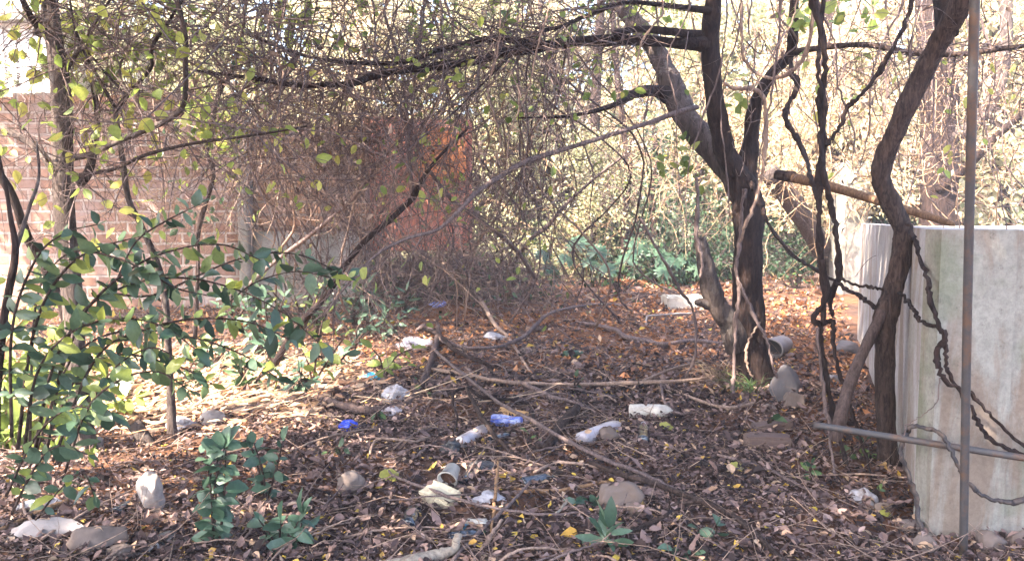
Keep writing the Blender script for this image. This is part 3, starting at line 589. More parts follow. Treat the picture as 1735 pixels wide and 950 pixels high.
# ------------------------------------------------------------------ canopy twigs and leaves hung on the boughs
def spray(parent, curves, n, L, r, depth, nleaf, leafL, tint, mname='twig', lname='leaf_yellow', droop=0.5, bias=(0, 0, 0), kids=2):
    mb = MB(); tips = []
    for _ in range(n):
        c = curves[rng.integers(0, len(curves))]; i = rng.integers(int(len(c)*0.15), len(c))
        d = unit(rng.normal(0, 1, 3)*np.array((1, 0.8, 0.9))+np.array(bias))
        twig(mb, c[i], d, rng.uniform(*L), rng.uniform(*r), depth, tips, droop, 0.6, 4, kids, 6)
    o = mb.build('twigs', M[mname], parent); tag(o, kind='stuff')
    if nleaf:
        ml = MB(); leaf_on(ml, tips, nleaf, leafL, tint, 0.03, 0.62); tag(ml.build('crown', M[lname], parent), kind='stuff')
spray(main, [cL, c3, c4], 210, (0.4, 1.5), (0.003, 0.008), 2, 260, (0.05, 0.10), (0, 0.8), bias=(-0.5, 0, -0.1))
spray(lt, BL[:7], 150, (0.3, 1.2), (0.0025, 0.006), 2, 330, (0.06, 0.10), (0.1, 0.9), bias=(0.2, 0, 0.1))
spray(sp, BL[7:11], 40, (0.3, 0.9), (0.0025, 0.005), 1, 60, (0.06, 0.10), (0.1, 0.9))
spray(s2, BL[11:12], 24, (0.3, 0.9), (0.003, 0.006), 1, 60, (0.07, 0.12), (0.0, 0.5), lname='leaf_mid')
spray(s6, BL[13:14], 40, (0.4, 1.2), (0.003, 0.006), 2, 12, (0.06, 0.10), (0.3, 0.9), bias=(0.3, 0, 0.4))
spray(s7, BL[14:15], 30, (0.4, 1.2), (0.003, 0.006), 2, 20, (0.06, 0.10), (0.3, 0.9))
spray(s8, BL[15:16], 24, (0.4, 1.1), (0.003, 0.006), 2, 30, (0.06, 0.10), (0.3, 0.9))
spray(main, [c5], 46, (0.3, 1.1), (0.0025, 0.005), 1, 16, (0.05, 0.09), (0.2, 0.9), bias=(-0.4, 0, -0.2))
spray(main, [c6], 60, (0.3, 1.2), (0.003, 0.006), 2, 60, (0.05, 0.10), (0.2, 1), droop=0.9)

ml = MB(); ml2 = MB()
for px, py, Y in ((480, 40, 6.5), (465, 25, 6.6), (250, 60, 5.5), (130, 60, 5.2), (150, 30, 5.3), (185, 95, 5.2), (225, 130, 5), (620, 20, 7.5), (860, 10, 7), (1020, 12, 6.4), (1075, 18, 7.6), (1365, 25, 6), (1450, 15, 6), (560, 60, 6.5), (340, 150, 7), (372, 190, 7), (355, 220, 7), (372, 245, 7), (330, 195, 7), (1350, 70, 6.2), (1262, 160, 6.7), (1150, 262, 7), (60, 110, 5.4), (110, 90, 5.2), (960, 40, 7), (740, 15, 7.5), (1095, 60, 7.6), (1140, 25, 7.7), (500, 15, 6.5), (700, 40, 7.2), (905, 160, 7.4), (1010, 120, 7.5), (760, 300, 9), (745, 330, 9), (1170, 270, 7)):
    c = P(px, py, Y); n = rng.integers(9, 20); tp = [(c+rng.normal(0, .1, 3), unit(rng.normal(0, 1, 3))) for _ in range(n)]
    leaf_on(ml if px > 440 else ml2, tp, n, (0.07, 0.13), (0, 0.75), 0.03, 0.75)
    for q, d in tp[:5]: tube(ml if px > 440 else ml2, [c+np.array((0, 0, .12)), q], [.003, .002], 3, 1, 0, .1)
tag(ml.build('leaf_clumps', M['leaf_yellow'], main), kind='stuff'); tag(ml2.build('leaf_clumps', M['leaf_yellow'], lt), kind='stuff')
# tangles of dry creeper slung through the canopy
def tangle(label, regions, n, mname, rr, leaf=0, lname='leaf_dry', sag=0.4, ltint=(0, 1)):
    mb = MB(); tips = []
    for _ in range(n):
        x0, y0, x1, y1, Ya, Yb, dx, dy = regions[rng.integers(0, len(regions))]
        px, py, Y = rng.uniform(x0, x1), rng.uniform(y0, y1), rng.uniform(Ya, Yb)
        ex, ey = px+rng.normal(0, dx), py+rng.normal(0, dy)
        a = P(px, py, Y); b = P(ex, ey, Y+rng.normal(0, 0.6)); k = 5; t = np.linspace(0, 1, k)[:, None]
        pts = a+(b-a)*t+np.array((0, 0, -1))*sag*np.linalg.norm(b-a)*0.5*(4*t*(1-t))*rng.uniform(-0.5, 1)+rng.normal(0, 0.06*np.linalg.norm(b-a), (k, 3))
        r = rng.uniform(*rr); tube(mb, pts, np.linspace(r, r*0.5, k), 4, 3, 0, rng.uniform())
        d = unit(np.gradient(pts, axis=0)); tips += [(pts[i], d[i]) for i in range(k)]
        if rng.uniform() < 0.5: i = rng.integers(0, k); twig(mb, pts[i], unit(d[i]+rng.normal(0, .8, 3)), rng.uniform(.2, .7), r*.6, 1, tips, 0.6, 0.6, 3, 2, 5)
    o = tag(mb.build('dry_creeper', M[mname]), label, 'creeper', kind='stuff')
    if leaf:
        ml = MB(); leaf_on(ml, tips, leaf, (0.03, 0.075), ltint, 0.012, 0.5, fold=0.5, curl=0.4, simple=True); tag(ml.build('leaves', M[lname], o), kind='stuff')
    return o
tangle('tangle of grey dry creeper stems filling the top left canopy', [(130, -40, 560, 130, 4.2, 6.5, 130, 70), (250, -40, 520, 90, 4.2, 6, 120, 70), (380, 60, 700, 230, 5, 7, 110, 70)], 340, 'twig', (0.0022, 0.006), 260)
tangle('dark brown matted creeper hanging below the long limb', [(430, 130, 720, 290, 6, 8, 70, 60), (460, 150, 610, 320, 6.5, 8.5, 60, 70), (780, 230, 900, 430, 7.5, 10, 60, 80)], 380, 'twig', (0.002, 0.0052), 1300)
tangle('thin bare creeper stems hanging through the middle of the canopy', [(600, -30, 1180, 120, 6, 9, 90, 120), (640, 60, 960, 340, 7, 10, 70, 130), (700, 20, 1150, 250, 8, 11, 80, 110)], 330, 'twig', (0.0025, 0.006), 200)
tangle('pale grey creeper stems looped over the dark matted creeper', [(430, 110, 720, 300, 5.8, 7.5, 100, 80), (600, 150, 900, 400, 6.5, 9, 90, 90)], 210, 'twig_pale', (0.003, 0.007), 60)
tangle('sunlit straw coloured creeper stems behind the twin trunk tree', [(1300, -20, 1735, 330, 9, 12, 90, 100), (1040, 60, 1400, 330, 11, 14, 80, 90)], 520, 'twig_sun', (0.004, 0.009), 900, 'leaf_sun', ltint=(0.5, 1))
tangle('bare brown creeper stems hanging at the upper right', [(1230, -20, 1735, 200, 5, 8, 60, 150), (1320, 60, 1735, 350, 6, 9, 60, 110)], 170, 'twig', (0.0025, 0.006), 120)
tangle('pale dead grass stems slung across the brick wall', [(190, 200, 470, 400, 9.6, 11.2, 90, 70)], 190, 'twig_sun', (0.003, 0.006), 0, sag=0.15)
tangle('dry brown creeper clinging to the brick wall beside the red sheet', [(470, 230, 640, 400, 10.2, 11.4, 40, 60), (540, 240, 615, 400, 10.5, 11.5, 30, 60)], 150, 'twig', (0.003, 0.008), 900)
tangle('leafy yellow green creeper hanging over the pale wall behind the long limb', [(860, 100, 1200, 360, 10, 14, 50, 110), (960, 240, 1180, 380, 11, 14, 40, 60)], 130, 'twig', (0.003, 0.006), 1300, 'leaf_sun', ltint=(0, 0.6))
tangle('bright yellow green creeper leaves at the upper left in front of the white house', [(-20, -20, 330, 190, 5, 7.5, 90, 70), (330, 120, 420, 300, 7, 8, 30, 70)], 80, 'twig', (0.002, 0.004), 330, 'leaf_yellow', ltint=(0, 0.8))
tangle('dense bare creeper threads crossing the top centre', [(560, -40, 1060, 90, 5, 8, 110, 60), (700, 60, 1050, 200, 6, 9, 90, 70)], 190, 'twig', (0.002, 0.005), 160, 'leaf_yellow')
for i in range(64):
    x0 = rng.uniform(430, 980); y0 = rng.uniform(20, 230); Y0 = rng.uniform(6, 8.5); x1 = x0+rng.normal(-10, 130); y1 = rng.uniform(455, 560)
    a = P(x0, y0, Y0); b = G(x1, y1); b = b if b[1] < 12 else P(x1, y1, 12); m1 = a*0.6+b*0.4+np.array((rng.normal(0, .35), rng.normal(0, .3), rng.uniform(-.1, .6))); m2 = a*0.25+b*0.75+np.array((rng.normal(0, .3), rng.normal(0, .3), rng.uniform(-.1, .4)))
    r = rng.uniform(.005, .014); mb = MB(); c, _ = tube(mb, [a, m1, m2, b], [r*.6, r*.85, r, r*1.15], 6, 7, 0.2, rng.uniform(0, 1), 0.006)
    for _ in range(3): q = rng.integers(3, len(c)-3); twig(mb, c[q], rng.normal(0, 1, 3), rng.uniform(.3, .9), r*.5, 1, None, .3, .6, 4, 2, 5)
    pale = i % 3 == 0
    tag(mb.build('arching_stem', M['twig_pale' if pale else 'twig']), 'pale thin stem arching from the canopy down to the brush heap area' if pale else 'grey brown stem arching from the canopy down to the brush heap area', 'stem', 'pale stems arching down to the brush heap' if pale else 'grey brown stems arching down to the brush heap')
# ------------------------------------------------------------------ background trees and bushes
def bg_tree(seed, h, lname, nleaf, L, tint, crown_lo=0.15, spread=1.0, bm='bark_grey'):
    global rng
    keep = rng; rng = np.random.default_rng(seed)
    root = thing('background_tree', 'x', 'tree', (0, 0, 0))
    mb = MB(); k = 7; pts = [np.array((rng.normal(0, 0.03)*i*h*0.4, rng.normal(0, 0.03)*i*h*0.4, h*i/(k-1)-0.1)) for i in range(k)]
    c, r = tube(mb, pts, np.linspace(0.026*h, 0.006*h, k), 10, 5, 0.12); mb.build('trunk', M[bm], root)
    tips = []; mb = MB()
    for i in range(46):
        j = int(len(c)*rng.uniform(crown_lo, 0.98)); az = rng.uniform(0, 6.283); zf = j/len(c)
        d = np.array((math.cos(az), math.sin(az), rng.uniform(0.0, 0.9)))
        twig(mb, c[j], d, h*spread*rng.uniform(0.22, 0.42)*(1.15-0.6*zf), r[j]*0.42+0.004, 2, tips, 0.25, 0.5, 4, 3, 6)
    tag(mb.build('branches', M['twig_sun' if lname == 'leaf_sun' else 'twig'], root), kind='stuff')
    ml = MB(); leaf_on(ml, tips, int(nleaf*1.5), (L[0], L[1]*1.35), tint, 0.18, 0.65, simple=True); tag(ml.build('crown', M[lname], root), kind='stuff')
    rng = keep; return root
def bush(seed, h, w, lname, nleaf, L, tint, nst=26, wr=0.55):
    global rng
    keep = rng; rng = np.random.default_rng(seed)
    root = thing('bush', 'x', 'bush', (0, 0, 0)); tips = []; mb = MB()
    for i in range(nst):
        az = rng.uniform(0, 6.283); r0 = rng.uniform(0, 0.25)*w
        twig(mb, (r0*math.cos(az), r0*math.sin(az), -0.03), (math.cos(az)*w/h*0.8, math.sin(az)*w/h*0.8, 1), h*rng.uniform(0.5, 1.1), 0.008, 2, tips, 0.7, 0.5, 4, 3, 6)
    tag(mb.build('stems', M['twig'], root), kind='stuff')
    ml = MB(); leaf_on(ml, tips, nleaf, L, tint, 0.05, wr, simple=nleaf > 900); tag(ml.build('foliage', M[lname], root), kind='stuff')
    rng = keep; return root
def put(o, x, y, s, rz, label, group, z=None):
    o.location = (x, y, float(hgt(x, y)) if z is None else z); o.scale = (s, s, s); o.rotation_euler = (0, 0, rz); tag(o, label, None, group)
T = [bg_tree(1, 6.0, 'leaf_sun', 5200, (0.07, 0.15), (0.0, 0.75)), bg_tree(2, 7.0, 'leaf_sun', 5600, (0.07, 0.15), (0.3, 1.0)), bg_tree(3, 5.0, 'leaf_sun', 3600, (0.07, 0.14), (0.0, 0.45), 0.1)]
TL = ['tall pale leaved tree in full sun at the back of the yard', 'straw coloured half bare tree in full sun at the back of the yard', 'yellow green leafy tree at the back of the yard']
spots = [(-9, 17, 0, 1.1), (-6.0, 16.2, 2, 1.05), (-3.2, 17.5, 1, 1.0), (-0.8, 16.8, 0, 1.0), (1.0, 18.9, 1, 0.9), (4.1, 18.6, 0, 0.9), (5.0, 17.8, 2, 1.15), (7.2, 16.5, 1, 1.0), (9.0, 15.2, 0, 1.0), (11.4, 17, 1, 1.0), (-4.6, 21.5, 0, 1.4), (0.2, 22.5, 1, 1.4), (4.4, 23, 0, 1.5), (8.6, 22.5, 2, 1.6), (13, 21, 0, 1.4), (-10, 22, 1, 1.5), (6.4, 14.2, 1, 0.75), (1.6, 15.4, 2, 0.55)]
used = set()
for i, (x, y, k, s) in enumerate(spots):
    o = T[k] if k not in used else copy_tree(T[k])
    used.add(k); put(o, x, y, s, i*1.37, TL[k], 'sunlit trees along the back of the yard')
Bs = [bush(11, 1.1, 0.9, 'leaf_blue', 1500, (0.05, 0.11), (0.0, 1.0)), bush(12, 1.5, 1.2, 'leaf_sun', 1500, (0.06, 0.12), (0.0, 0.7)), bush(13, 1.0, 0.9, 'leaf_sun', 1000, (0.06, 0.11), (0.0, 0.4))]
BLb = ['blue green fine leaved bush on the shady edge of the back yard', 'pale dusty bush in the sun in front of the pale wall', 'yellow green bush in the sun in front of the pale wall']
bspots = [(1112, 415, 15.2, 0, 1.25), (1160, 430, 16.0, 0, 1.0), (1345, 440, 16.5, 0, 0.9), (1365, 470, 16.8, 0, 0.6), (1060, 440, 15.6, 0, 0.8), (960, 420, 16.0, 1, 1.0), (880, 420, 15.5, 1, 1.0), (1010, 420, 17.5, 2, 1.4), (1200, 420, 17.5, 2, 1.4), (830, 430, 15.0, 2, 0.8), (1290, 430, 17.8, 1, 1.5), (920, 420, 17.0, 2, 1.5), (1100, 430, 18.5, 1, 1.5), (1480, 420, 17.0, 0, 1.1), (1660, 420, 16.0, 1, 1.3), (780, 420, 15.5, 1, 1.2)]
Bs.append(bush(14, 1.5, 1.1, 'leaf_mid', 2200, (0.06, 0.12), (0.0, 0.35))); BLb.append('dark green bush coloured as a shady hollow at the back of the yard')  # dark leaf tints stand for shade in the background hollows
bspots += [(1100, 400, 15.8, 3, 1.2), (1180, 400, 15.0, 3, 1.0), (1040, 400, 17.2, 3, 1.3), (1230, 400, 16.4, 3, 1.4), (890, 400, 16.5, 3, 0.9), (1320, 420, 17.4, 3, 1.1), (1410, 430, 16.6, 3, 1.2), (1510, 430, 15.4, 3, 1.3), (960, 400, 18.2, 3, 1.6), (1140, 300, 18.6, 3, 2.2), (1380, 300, 19, 3, 2.4)]
for px, w, Y, lean in ((1000, 20, 16.4, 10), (1062, 14, 15.4, -14), (1180, 18, 17.2, 16), (930, 13, 17.6, -8), (1340, 18, 16.8, -10), (1480, 22, 16, 18), (1700, 30, 15, -12)):
    o = thing('background_tree', 'slim bare shadowed tree standing among the bright bushes at the back', 'tree', (P(px, 400, Y)[0], Y, 0.3), 'slim shadowed trunks at the back'); mb = MB()
    limb(mb, [(px, 490, Y, w*1.2), (px+lean*.3, 380, Y, w), (px+lean*.5+rng.normal(0, 4), 280, Y, w*.9), (px+lean, 150, Y, w*.8), (px+lean*1.8, 0, Y, w*.7), (px+lean*2, -120, Y, w*.5)], 8, 6, .12); mb.build('trunk', M['bark'], o)
    mb = MB(); limb(mb, [(px+lean*.5, 270, Y, w*.5), (px+lean*.5-40*np.sign(lean), 190, Y, w*.4), (px-70*np.sign(lean), 90, Y-.3, w*.25)], 6, 5, .12); mb.build('limb', M['bark'], o)
used = set()
for i, (px, py, Y, k, s) in enumerate(bspots):
    o = Bs[k] if k not in used else copy_tree(Bs[k]); used.add(k)
    put(o, P(px, py, Y)[0], Y, s, i*1.1, BLb[k], ['shade bushes at the back', 'sunny pale bushes at the back', 'sunny yellow bushes at the back', 'dark bushes at the back'][k])

# ivy column on a thin trunk near the back
iv = thing('ivy_column', 'dark ivy climbing a thin post in front of the pale wall', 'ivy', (P(1110, 400, 14.6)[0], 14.6, 0.27))
mb = MB(); c, _ = limb(mb, [(1112, 480, 14.6, 12), (1110, 400, 14.6, 12), (1104, 330, 14.6, 11), (1112, 270, 14.6, 9), (1106, 200, 14.6, 7)], 6, 8, 0.1); mb.build('stem', M['bark'], iv)
mb = MB(); leaf_on(mb, [(c[i], unit(rng.normal(0, 1, 3))) for i in range(len(c)) for _ in range(6)], 420, (0.06, 0.12), (0, 0.7), 0.13, 0.8); tag(mb.build('foliage', M['leaf_dark'], iv), kind='stuff')

# brush heap
hp = thing('brush_heap', 'low heap of cut twigs and vines below the red sheet', 'brush heap', (P(770, 480, 12)[0], 11.8, 0.15))
mb = MB(); hx, hy = hp.location[0], 12.0
g = np.linspace(-1, 1, 22); vs = []
for v in g:
    for u in g:
        r = min(1, math.hypot(u, v)); x = hx+u*1.7; y = hy+v*0.9
        vs.append((x, y, float(hgt(x, y))-0.03+0.25*(1-r*r)**0.8*(0.8+0.35*noise.noise((x*2, y*2, 1)))))
k = np.arange(21); ii = (k[:, None]*22+k[None]).ravel(); mb.add(vs, np.stack([ii, ii+1, ii+23, ii+22], -1)); mb.build('soil_mound', M['ground'], hp)
mb = MB(); mp = MB(); tips = []
for i in range(1050):
    u, v = rng.normal(0, 0.5, 2); r = min(1, math.hypot(u, v)); x = hx+u*1.7; y = hy+v*0.9
    z = float(hgt(x, y))+0.45*(1-r*r)**0.8+rng.uniform(0, 0.5)*(1-r*0.6)
    az = rng.uniform(0, 6.283); twig((mb if i % 3 else mp), (x, y, z), (math.cos(az), 0.5*math.sin(az), rng.normal(0, 0.4)), rng.uniform(0.4, 1.5), rng.uniform(0.004, 0.010), 1, tips, 1.0, 0.9, 4, 2, 6)
tag(mb.build('twigs', M['twig'], hp), kind='stuff'); tag(mp.build('pale_twigs', M['twig_pale'], hp), kind='stuff')
mb = MB(); leaf_on(mb, tips, 900, (0.06, 0.13), (0, 1), 0.05, 0.5); tag(mb.build('green_leaves', M['leaf_mid'], hp), kind='stuff')
mb = MB(); leaf_on(mb, tips, 700, (0.05, 0.1), (0, 1), 0.05, 0.5, fold=0.5, curl=0.4, simple=True); tag(mb.build('dry_leaves', M['leaf_dry'], hp), kind='stuff')

# ------------------------------------------------------------------ near shrub on the left
def stems_with_leaves(name, label, cat, loc, specs, lname, L, tint, dpx=24, stem='bark_bent', wr=0.6, jit=0.5, per=1, group=None, droop=-0.25, flat=0.6):
    o = thing(name, label, cat, loc, group); mb = MB(); ml = MB()
    P_, A_, U_ = [], [], []
    for spec in specs:
        c, r = limb(mb, spec, 5, 5, 0.05); seg = np.linalg.norm(np.diff(c, axis=0), axis=1); s = np.concatenate([[0], np.cumsum(seg)])
        Y = np.mean([q[2] for q in spec]); step = dpx/F*Y; side = 1
        for d in np.arange(s[-1]*0.12, s[-1], step):
            i = min(np.searchsorted(s, d), len(c)-1); tg = unit(c[i]-c[max(i-1, 0)]+1e-6)
            for _ in range(per):
                sd = unit(np.cross(tg, rng.normal(0, 0.6, 3)+np.array((0, 0.9, 0.4))))*side; side = -side
                P_.append(c[i]); A_.append(unit(sd*0.9+tg*0.45+rng.normal(0, jit*0.5, 3)+np.array((0, -0.1, droop)))); U_.append(unit(rng.normal(0, 0.55, 3)+np.array((0, -0.35, flat))))
        P_.append(c[-1]); A_.append(unit(c[-1]-c[-2])); U_.append((0, -0.4, 1))
    tag(mb.build('stems', M[stem], o), kind=None)
    n = len(P_); l = rng.uniform(L[0], L[1], n)
    l = l*rng.choice([0.55, 0.8, 1.0, 1.1], n); leaves(ml, P_, A_, U_, l, l*wr*rng.uniform(0.7, 1.15, n), rng.uniform(*tint, n), fold=rng.uniform(-0.05, 0.5, n), curl=rng.uniform(-0.15, 0.55, n))
    tag(ml.build('foliage', M[lname], o)); return o
SH1 = [[(30, 760, 3.6, 7), (49, 600, 3.5, 6), (80, 500, 3.4, 5), (139, 432, 3.3, 4), (194, 436, 3.2, 4), (243, 457, 3.15, 3), (299, 488, 3.1, 3), (350, 500, 3.1, 2)],
       [(60, 760, 3.7, 7), (90, 620, 3.5, 6), (150, 520, 3.4, 5), (230, 450, 3.3, 4), (310, 420, 3.3, 3), (380, 415, 3.3, 3), (440, 440, 3.3, 2)],
       [(40, 770, 3.5, 6), (60, 640, 3.4, 5), (110, 570, 3.3, 4), (190, 540, 3.2, 4), (270, 550, 3.1, 3), (330, 590, 3.05, 2)],
       [(80, 760, 3.8, 6), (120, 560, 3.6, 5), (200, 490, 3.5, 4), (300, 470, 3.4, 4), (400, 490, 3.4, 3), (480, 530, 3.4, 3), (540, 580, 3.4, 2)],
       [(20, 740, 3.4, 6), (20, 560, 3.3, 5), (60, 440, 3.2, 4), (110, 395, 3.2, 3), (165, 380, 3.2, 2)],
       [(90, 780, 3.7, 6), (160, 610, 3.5, 5), (240, 560, 3.4, 4), (330, 540, 3.3, 4), (420, 545, 3.3, 3), (490, 575, 3.3, 2)],
       [(60, 770, 3.9, 5), (120, 610, 3.8, 4), (210, 560, 3.8, 4), (320, 570, 3.8, 3), (410, 600, 3.8, 3), (470, 640, 3.8, 2)], [(70, 770, 3.9, 5), (130, 640, 4, 4), (200, 600, 4, 4), (300, 620, 4, 3), (360, 650, 4, 2)],
       [(60, 770, 4.1, 5), (150, 520, 4.1, 4), (260, 500, 4.1, 4), (400, 440, 4.1, 3), (500, 430, 4.1, 3), (590, 470, 4.1, 2)], [(50, 770, 4.2, 5), (60, 520, 4.2, 4), (100, 440, 4.2, 3), (160, 420, 4.2, 3), (240, 400, 4.2, 2)], [(200, 470, 3.5, 4), (230, 410, 3.5, 3), (280, 375, 3.5, 3), (330, 350, 3.5, 2)], [(380, 520, 3.5, 3), (430, 480, 3.5, 3), (500, 460, 3.5, 2), (560, 470, 3.5, 2)]]
stems_with_leaves('leafy_shrub', 'broad leafy shrub with dark glossy leaves arching across the lower left', 'shrub', G(60, 830), SH1, 'leaf_dark', (0.062, 0.108), (0.0, 1.0), 9, per=1)
SH2 = [[(110, 800, 3.3, 5), (150, 690, 3.25, 4), (210, 640, 3.2, 4), (270, 630, 3.2, 3), (320, 660, 3.2, 2)], [(20, 870, 3.25, 5), (60, 790, 3.2, 4), (100, 755, 3.15, 3), (150, 770, 3.1, 2)], [(10, 840, 3.2, 5), (60, 740, 3.2, 4), (120, 690, 3.2, 3), (180, 700, 3.2, 2)],
       [(60, 880, 3.2, 4), (100, 830, 3.15, 3), (140, 800, 3.1, 3), (160, 840, 3.1, 2)], [(100, 790, 3.4, 4), (180, 640, 3.35, 3), (250, 590, 3.3, 3), (300, 605, 3.3, 2)]]
stems_with_leaves('leafy_shrub', 'lower shrub with drooping dark leaves in front of the sunlit log', 'shrub', G(60, 900), SH2, 'leaf_dark', (0.062, 0.108), (0.1, 1.0), 10, per=1)
SY = [[(10, 720, 6, 4), (30, 640, 6, 3), (60, 600, 6, 3), (110, 570, 6, 2)], [(40, 730, 6, 4), (90, 650, 6, 3), (150, 610, 6, 3), (220, 600, 6, 2)], [(-20, 760, 5.5, 4), (20, 680, 5.5, 3), (70, 660, 5.5, 3), (130, 690, 5.5, 2)], [(20, 790, 5, 4), (50, 720, 5, 3), (100, 700, 5, 2)],
      [(0, 600, 6.5, 4), (40, 540, 6.5, 3), (90, 520, 6.5, 2)], [(10, 800, 5.6, 4), (60, 760, 5.6, 3), (130, 750, 5.6, 2)], [(-10, 820, 5.4, 4), (30, 770, 5.4, 3), (80, 790, 5.4, 2)], [(0, 700, 5.8, 4), (50, 640, 5.8, 3), (110, 640, 5.8, 2)], [(60, 720, 6.2, 4), (130, 640, 6.2, 3), (200, 650, 6.2, 2)], [(120, 740, 5.6, 3), (170, 690, 5.6, 3), (230, 670, 5.6, 2)]]
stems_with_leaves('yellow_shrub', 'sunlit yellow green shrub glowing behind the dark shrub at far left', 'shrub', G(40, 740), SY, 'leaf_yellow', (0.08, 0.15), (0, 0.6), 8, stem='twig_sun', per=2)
stems_with_leaves('yellow_shrub', 'small yellow green shoots beside the light blue wrapper', 'plant', G(650, 640), [[(650, 645, 7, 4), (645, 610, 7, 3), (630, 590, 7, 2)], [(650, 645, 7, 4), (670, 605, 7, 3), (700, 590, 7, 2)], [(650, 645, 7, 4), (655, 620, 7, 3), (690, 618, 7, 2)]], 'leaf_yellow', (0.08, 0.14), (0, 0.4), 11)
stems_with_leaves('yellow_shrub', 'yellow green sapling shoots left of the cyan wrapper', 'plant', G(540, 640), [[(530, 650, 6.6, 5), (538, 590, 6.6, 4), (545, 550, 6.6, 3), (555, 530, 6.6, 2)], [(530, 650, 6.6, 5), (520, 610, 6.6, 3), (510, 590, 6.6, 2)], [(530, 650, 6.6, 5), (570, 590, 6.6, 3), (585, 570, 6.6, 2)]], 'leaf_yellow', (0.09, 0.16), (0, 0.7), 16)
SY2 = [[(-20, 790, 5.0, 5), (10, 700, 4.9, 4), (50, 650, 4.85, 3), (110, 640, 4.8, 2)], [(-20, 790, 5.0, 5), (20, 740, 4.9, 4), (80, 700, 4.85, 3), (150, 705, 4.8, 2)], [(-20, 790, 5.0, 5), (-10, 680, 4.9, 4), (20, 620, 4.85, 3), (60, 600, 4.8, 2)], [(-20, 790, 5.0, 5), (40, 780, 4.9, 4), (100, 760, 4.85, 3), (160, 775, 4.8, 2)]]
stems_with_leaves('yellow_shrub', 'brightest sunlit yellow green shrub at the near left edge', 'shrub', G(-20, 790), SY2, 'leaf_yellow', (0.08, 0.14), (0, 0.45), 7, stem='twig_sun', per=2, jit=0.9)
def upright(label, px, pyb, pyt, Y, lname, L, dpx=13, n=1, wr=0.6, spread=12, tint=(0, 1.0), per=1, name='seedling', cat='plant', group=None):
    sp_ = []
    for i in range(n):
        ex = px+rng.normal(0, spread); sp_.append([(px+rng.normal(0, 3), pyb, Y, 5), ((px+ex)/2+rng.normal(0, 4), (pyb*0.5+pyt*0.5), Y-0.02, 4), (ex, pyt+rng.uniform(0, 25), Y-0.04, 2)])
    return stems_with_leaves(name, label, cat, G(px, pyb), sp_, lname, L, tint, dpx, wr=wr, per=per, droop=-0.35, group=group)
upright('tall column like seedling of dark green leaves at the lower left', 365, 950, 745, 3.36, 'leaf_blue', (0.055, 0.10), 9, 4, spread=26, wr=0.72, tint=(0, .9))
upright('dark leafy seedling with two tiers right of the column like one', 455, 860, 735, 3.95, 'leaf_blue', (0.06, 0.105), 10, 3, spread=30, tint=(0, .8))
upright('low spreading seedling at the bottom edge left of centre', 480, 955, 865, 3.36, 'leaf_blue', (0.08, 0.12), 11, 4, spread=32, per=1)
upright('long leaved bright green seedling at the bottom edge below the grey rock', 1030, 955, 885, 3.36, 'leaf_blue', (0.10, 0.15), 16, 2, 0.42, spread=24, per=2)
upright('small blue green seedling with paddle leaves right of the bottom stick', 1205, 930, 880, 3.5, 'leaf_blue', (0.06, 0.10), 14, 2, spread=22, per=2)
upright('blue green seedling at the very bottom edge right of centre', 1165, 960, 915, 3.3, 'leaf_blue', (0.06, 0.09), 14, 2, spread=22, per=1)
upright('tiny green seedling beside the foot of the tank', 1480, 925, 895, 3.55, 'leaf_mid', (0.06, 0.09), 12, 2, spread=12)
upright('small ivy like shoot left of the grey rock', 1003, 885, 838, 3.95, 'leaf_blue', (0.07, 0.11), 9, 3, spread=14, per=2)
upright('narrow leaved upright weed before the brush heap', 690, 540, 485, 10.2, 'leaf_blue', (0.12, 0.22), 9, 3, 0.3, spread=14)
upright('bushy dark weed at the left foot of the brush heap', 600, 550, 480, 9.6, 'leaf_blue', (0.12, 0.22), 7, 6, 0.32, spread=32)
upright('dark low weed in front of the grey plinth', 510, 560, 475, 9.0, 'leaf_dark', (0.10, 0.18), 8, 6, 0.5, spread=36)
upright('dark weed beside the far end of the leaf litter left of the yellow shoots', 440, 600, 500, 8.0, 'leaf_blue', (0.09, 0.15), 8, 7, 0.5, spread=40)
upright('low weed in the leaf litter between the leaning stem and the white bag', 600, 590, 530, 8.2, 'leaf_blue', (0.09, 0.15), 9, 4, 0.4, spread=26)
for px, py, w in ((470, 600, 30), (540, 545, 24), (620, 520, 26), (560, 610, 22), (655, 555, 22), (720, 500, 20), (500, 650, 22), (420, 640, 26), (640, 480, 22), (350, 610, 24), (300, 640, 26), (850, 480, 18), (900, 490, 18), (1050, 480, 20), (1350, 470, 18)):
    upright('low leafy weed among the litter towards the brush heap', px, py+w, py-w*1.2, G(px, py+w)[1], 'leaf_blue' if px % 3 else 'leaf_mid', (0.09, 0.16), 8, 5, 0.5, spread=w, group='low leafy weeds towards the brush heap')
upright('bright green weed in sun beside the cut stump', 228, 790, 755, 5.4, 'leaf_yellow', (0.07, 0.11), 8, 4, 0.45, spread=20, tint=(0, 0.3))
upright('small green weed lower left of the brush heap twig', 395, 560, 470, 8.6, 'leaf_mid', (0.09, 0.15), 9, 5, 0.5, spread=30)
for px, py in ((1445, 760), (1492, 765), (1485, 830), (1380, 800), (1310, 715), (735, 660), (575, 760), (640, 700), (905, 745), (975, 655)):
    upright('sparse few leaved green sprout in the leaf litter', px, py+14, py-18, G(px, py+14)[1], 'leaf_mid', (0.05, 0.09), 14, 2, 0.6, spread=14, group='sparse sprouts in the leaf litter')

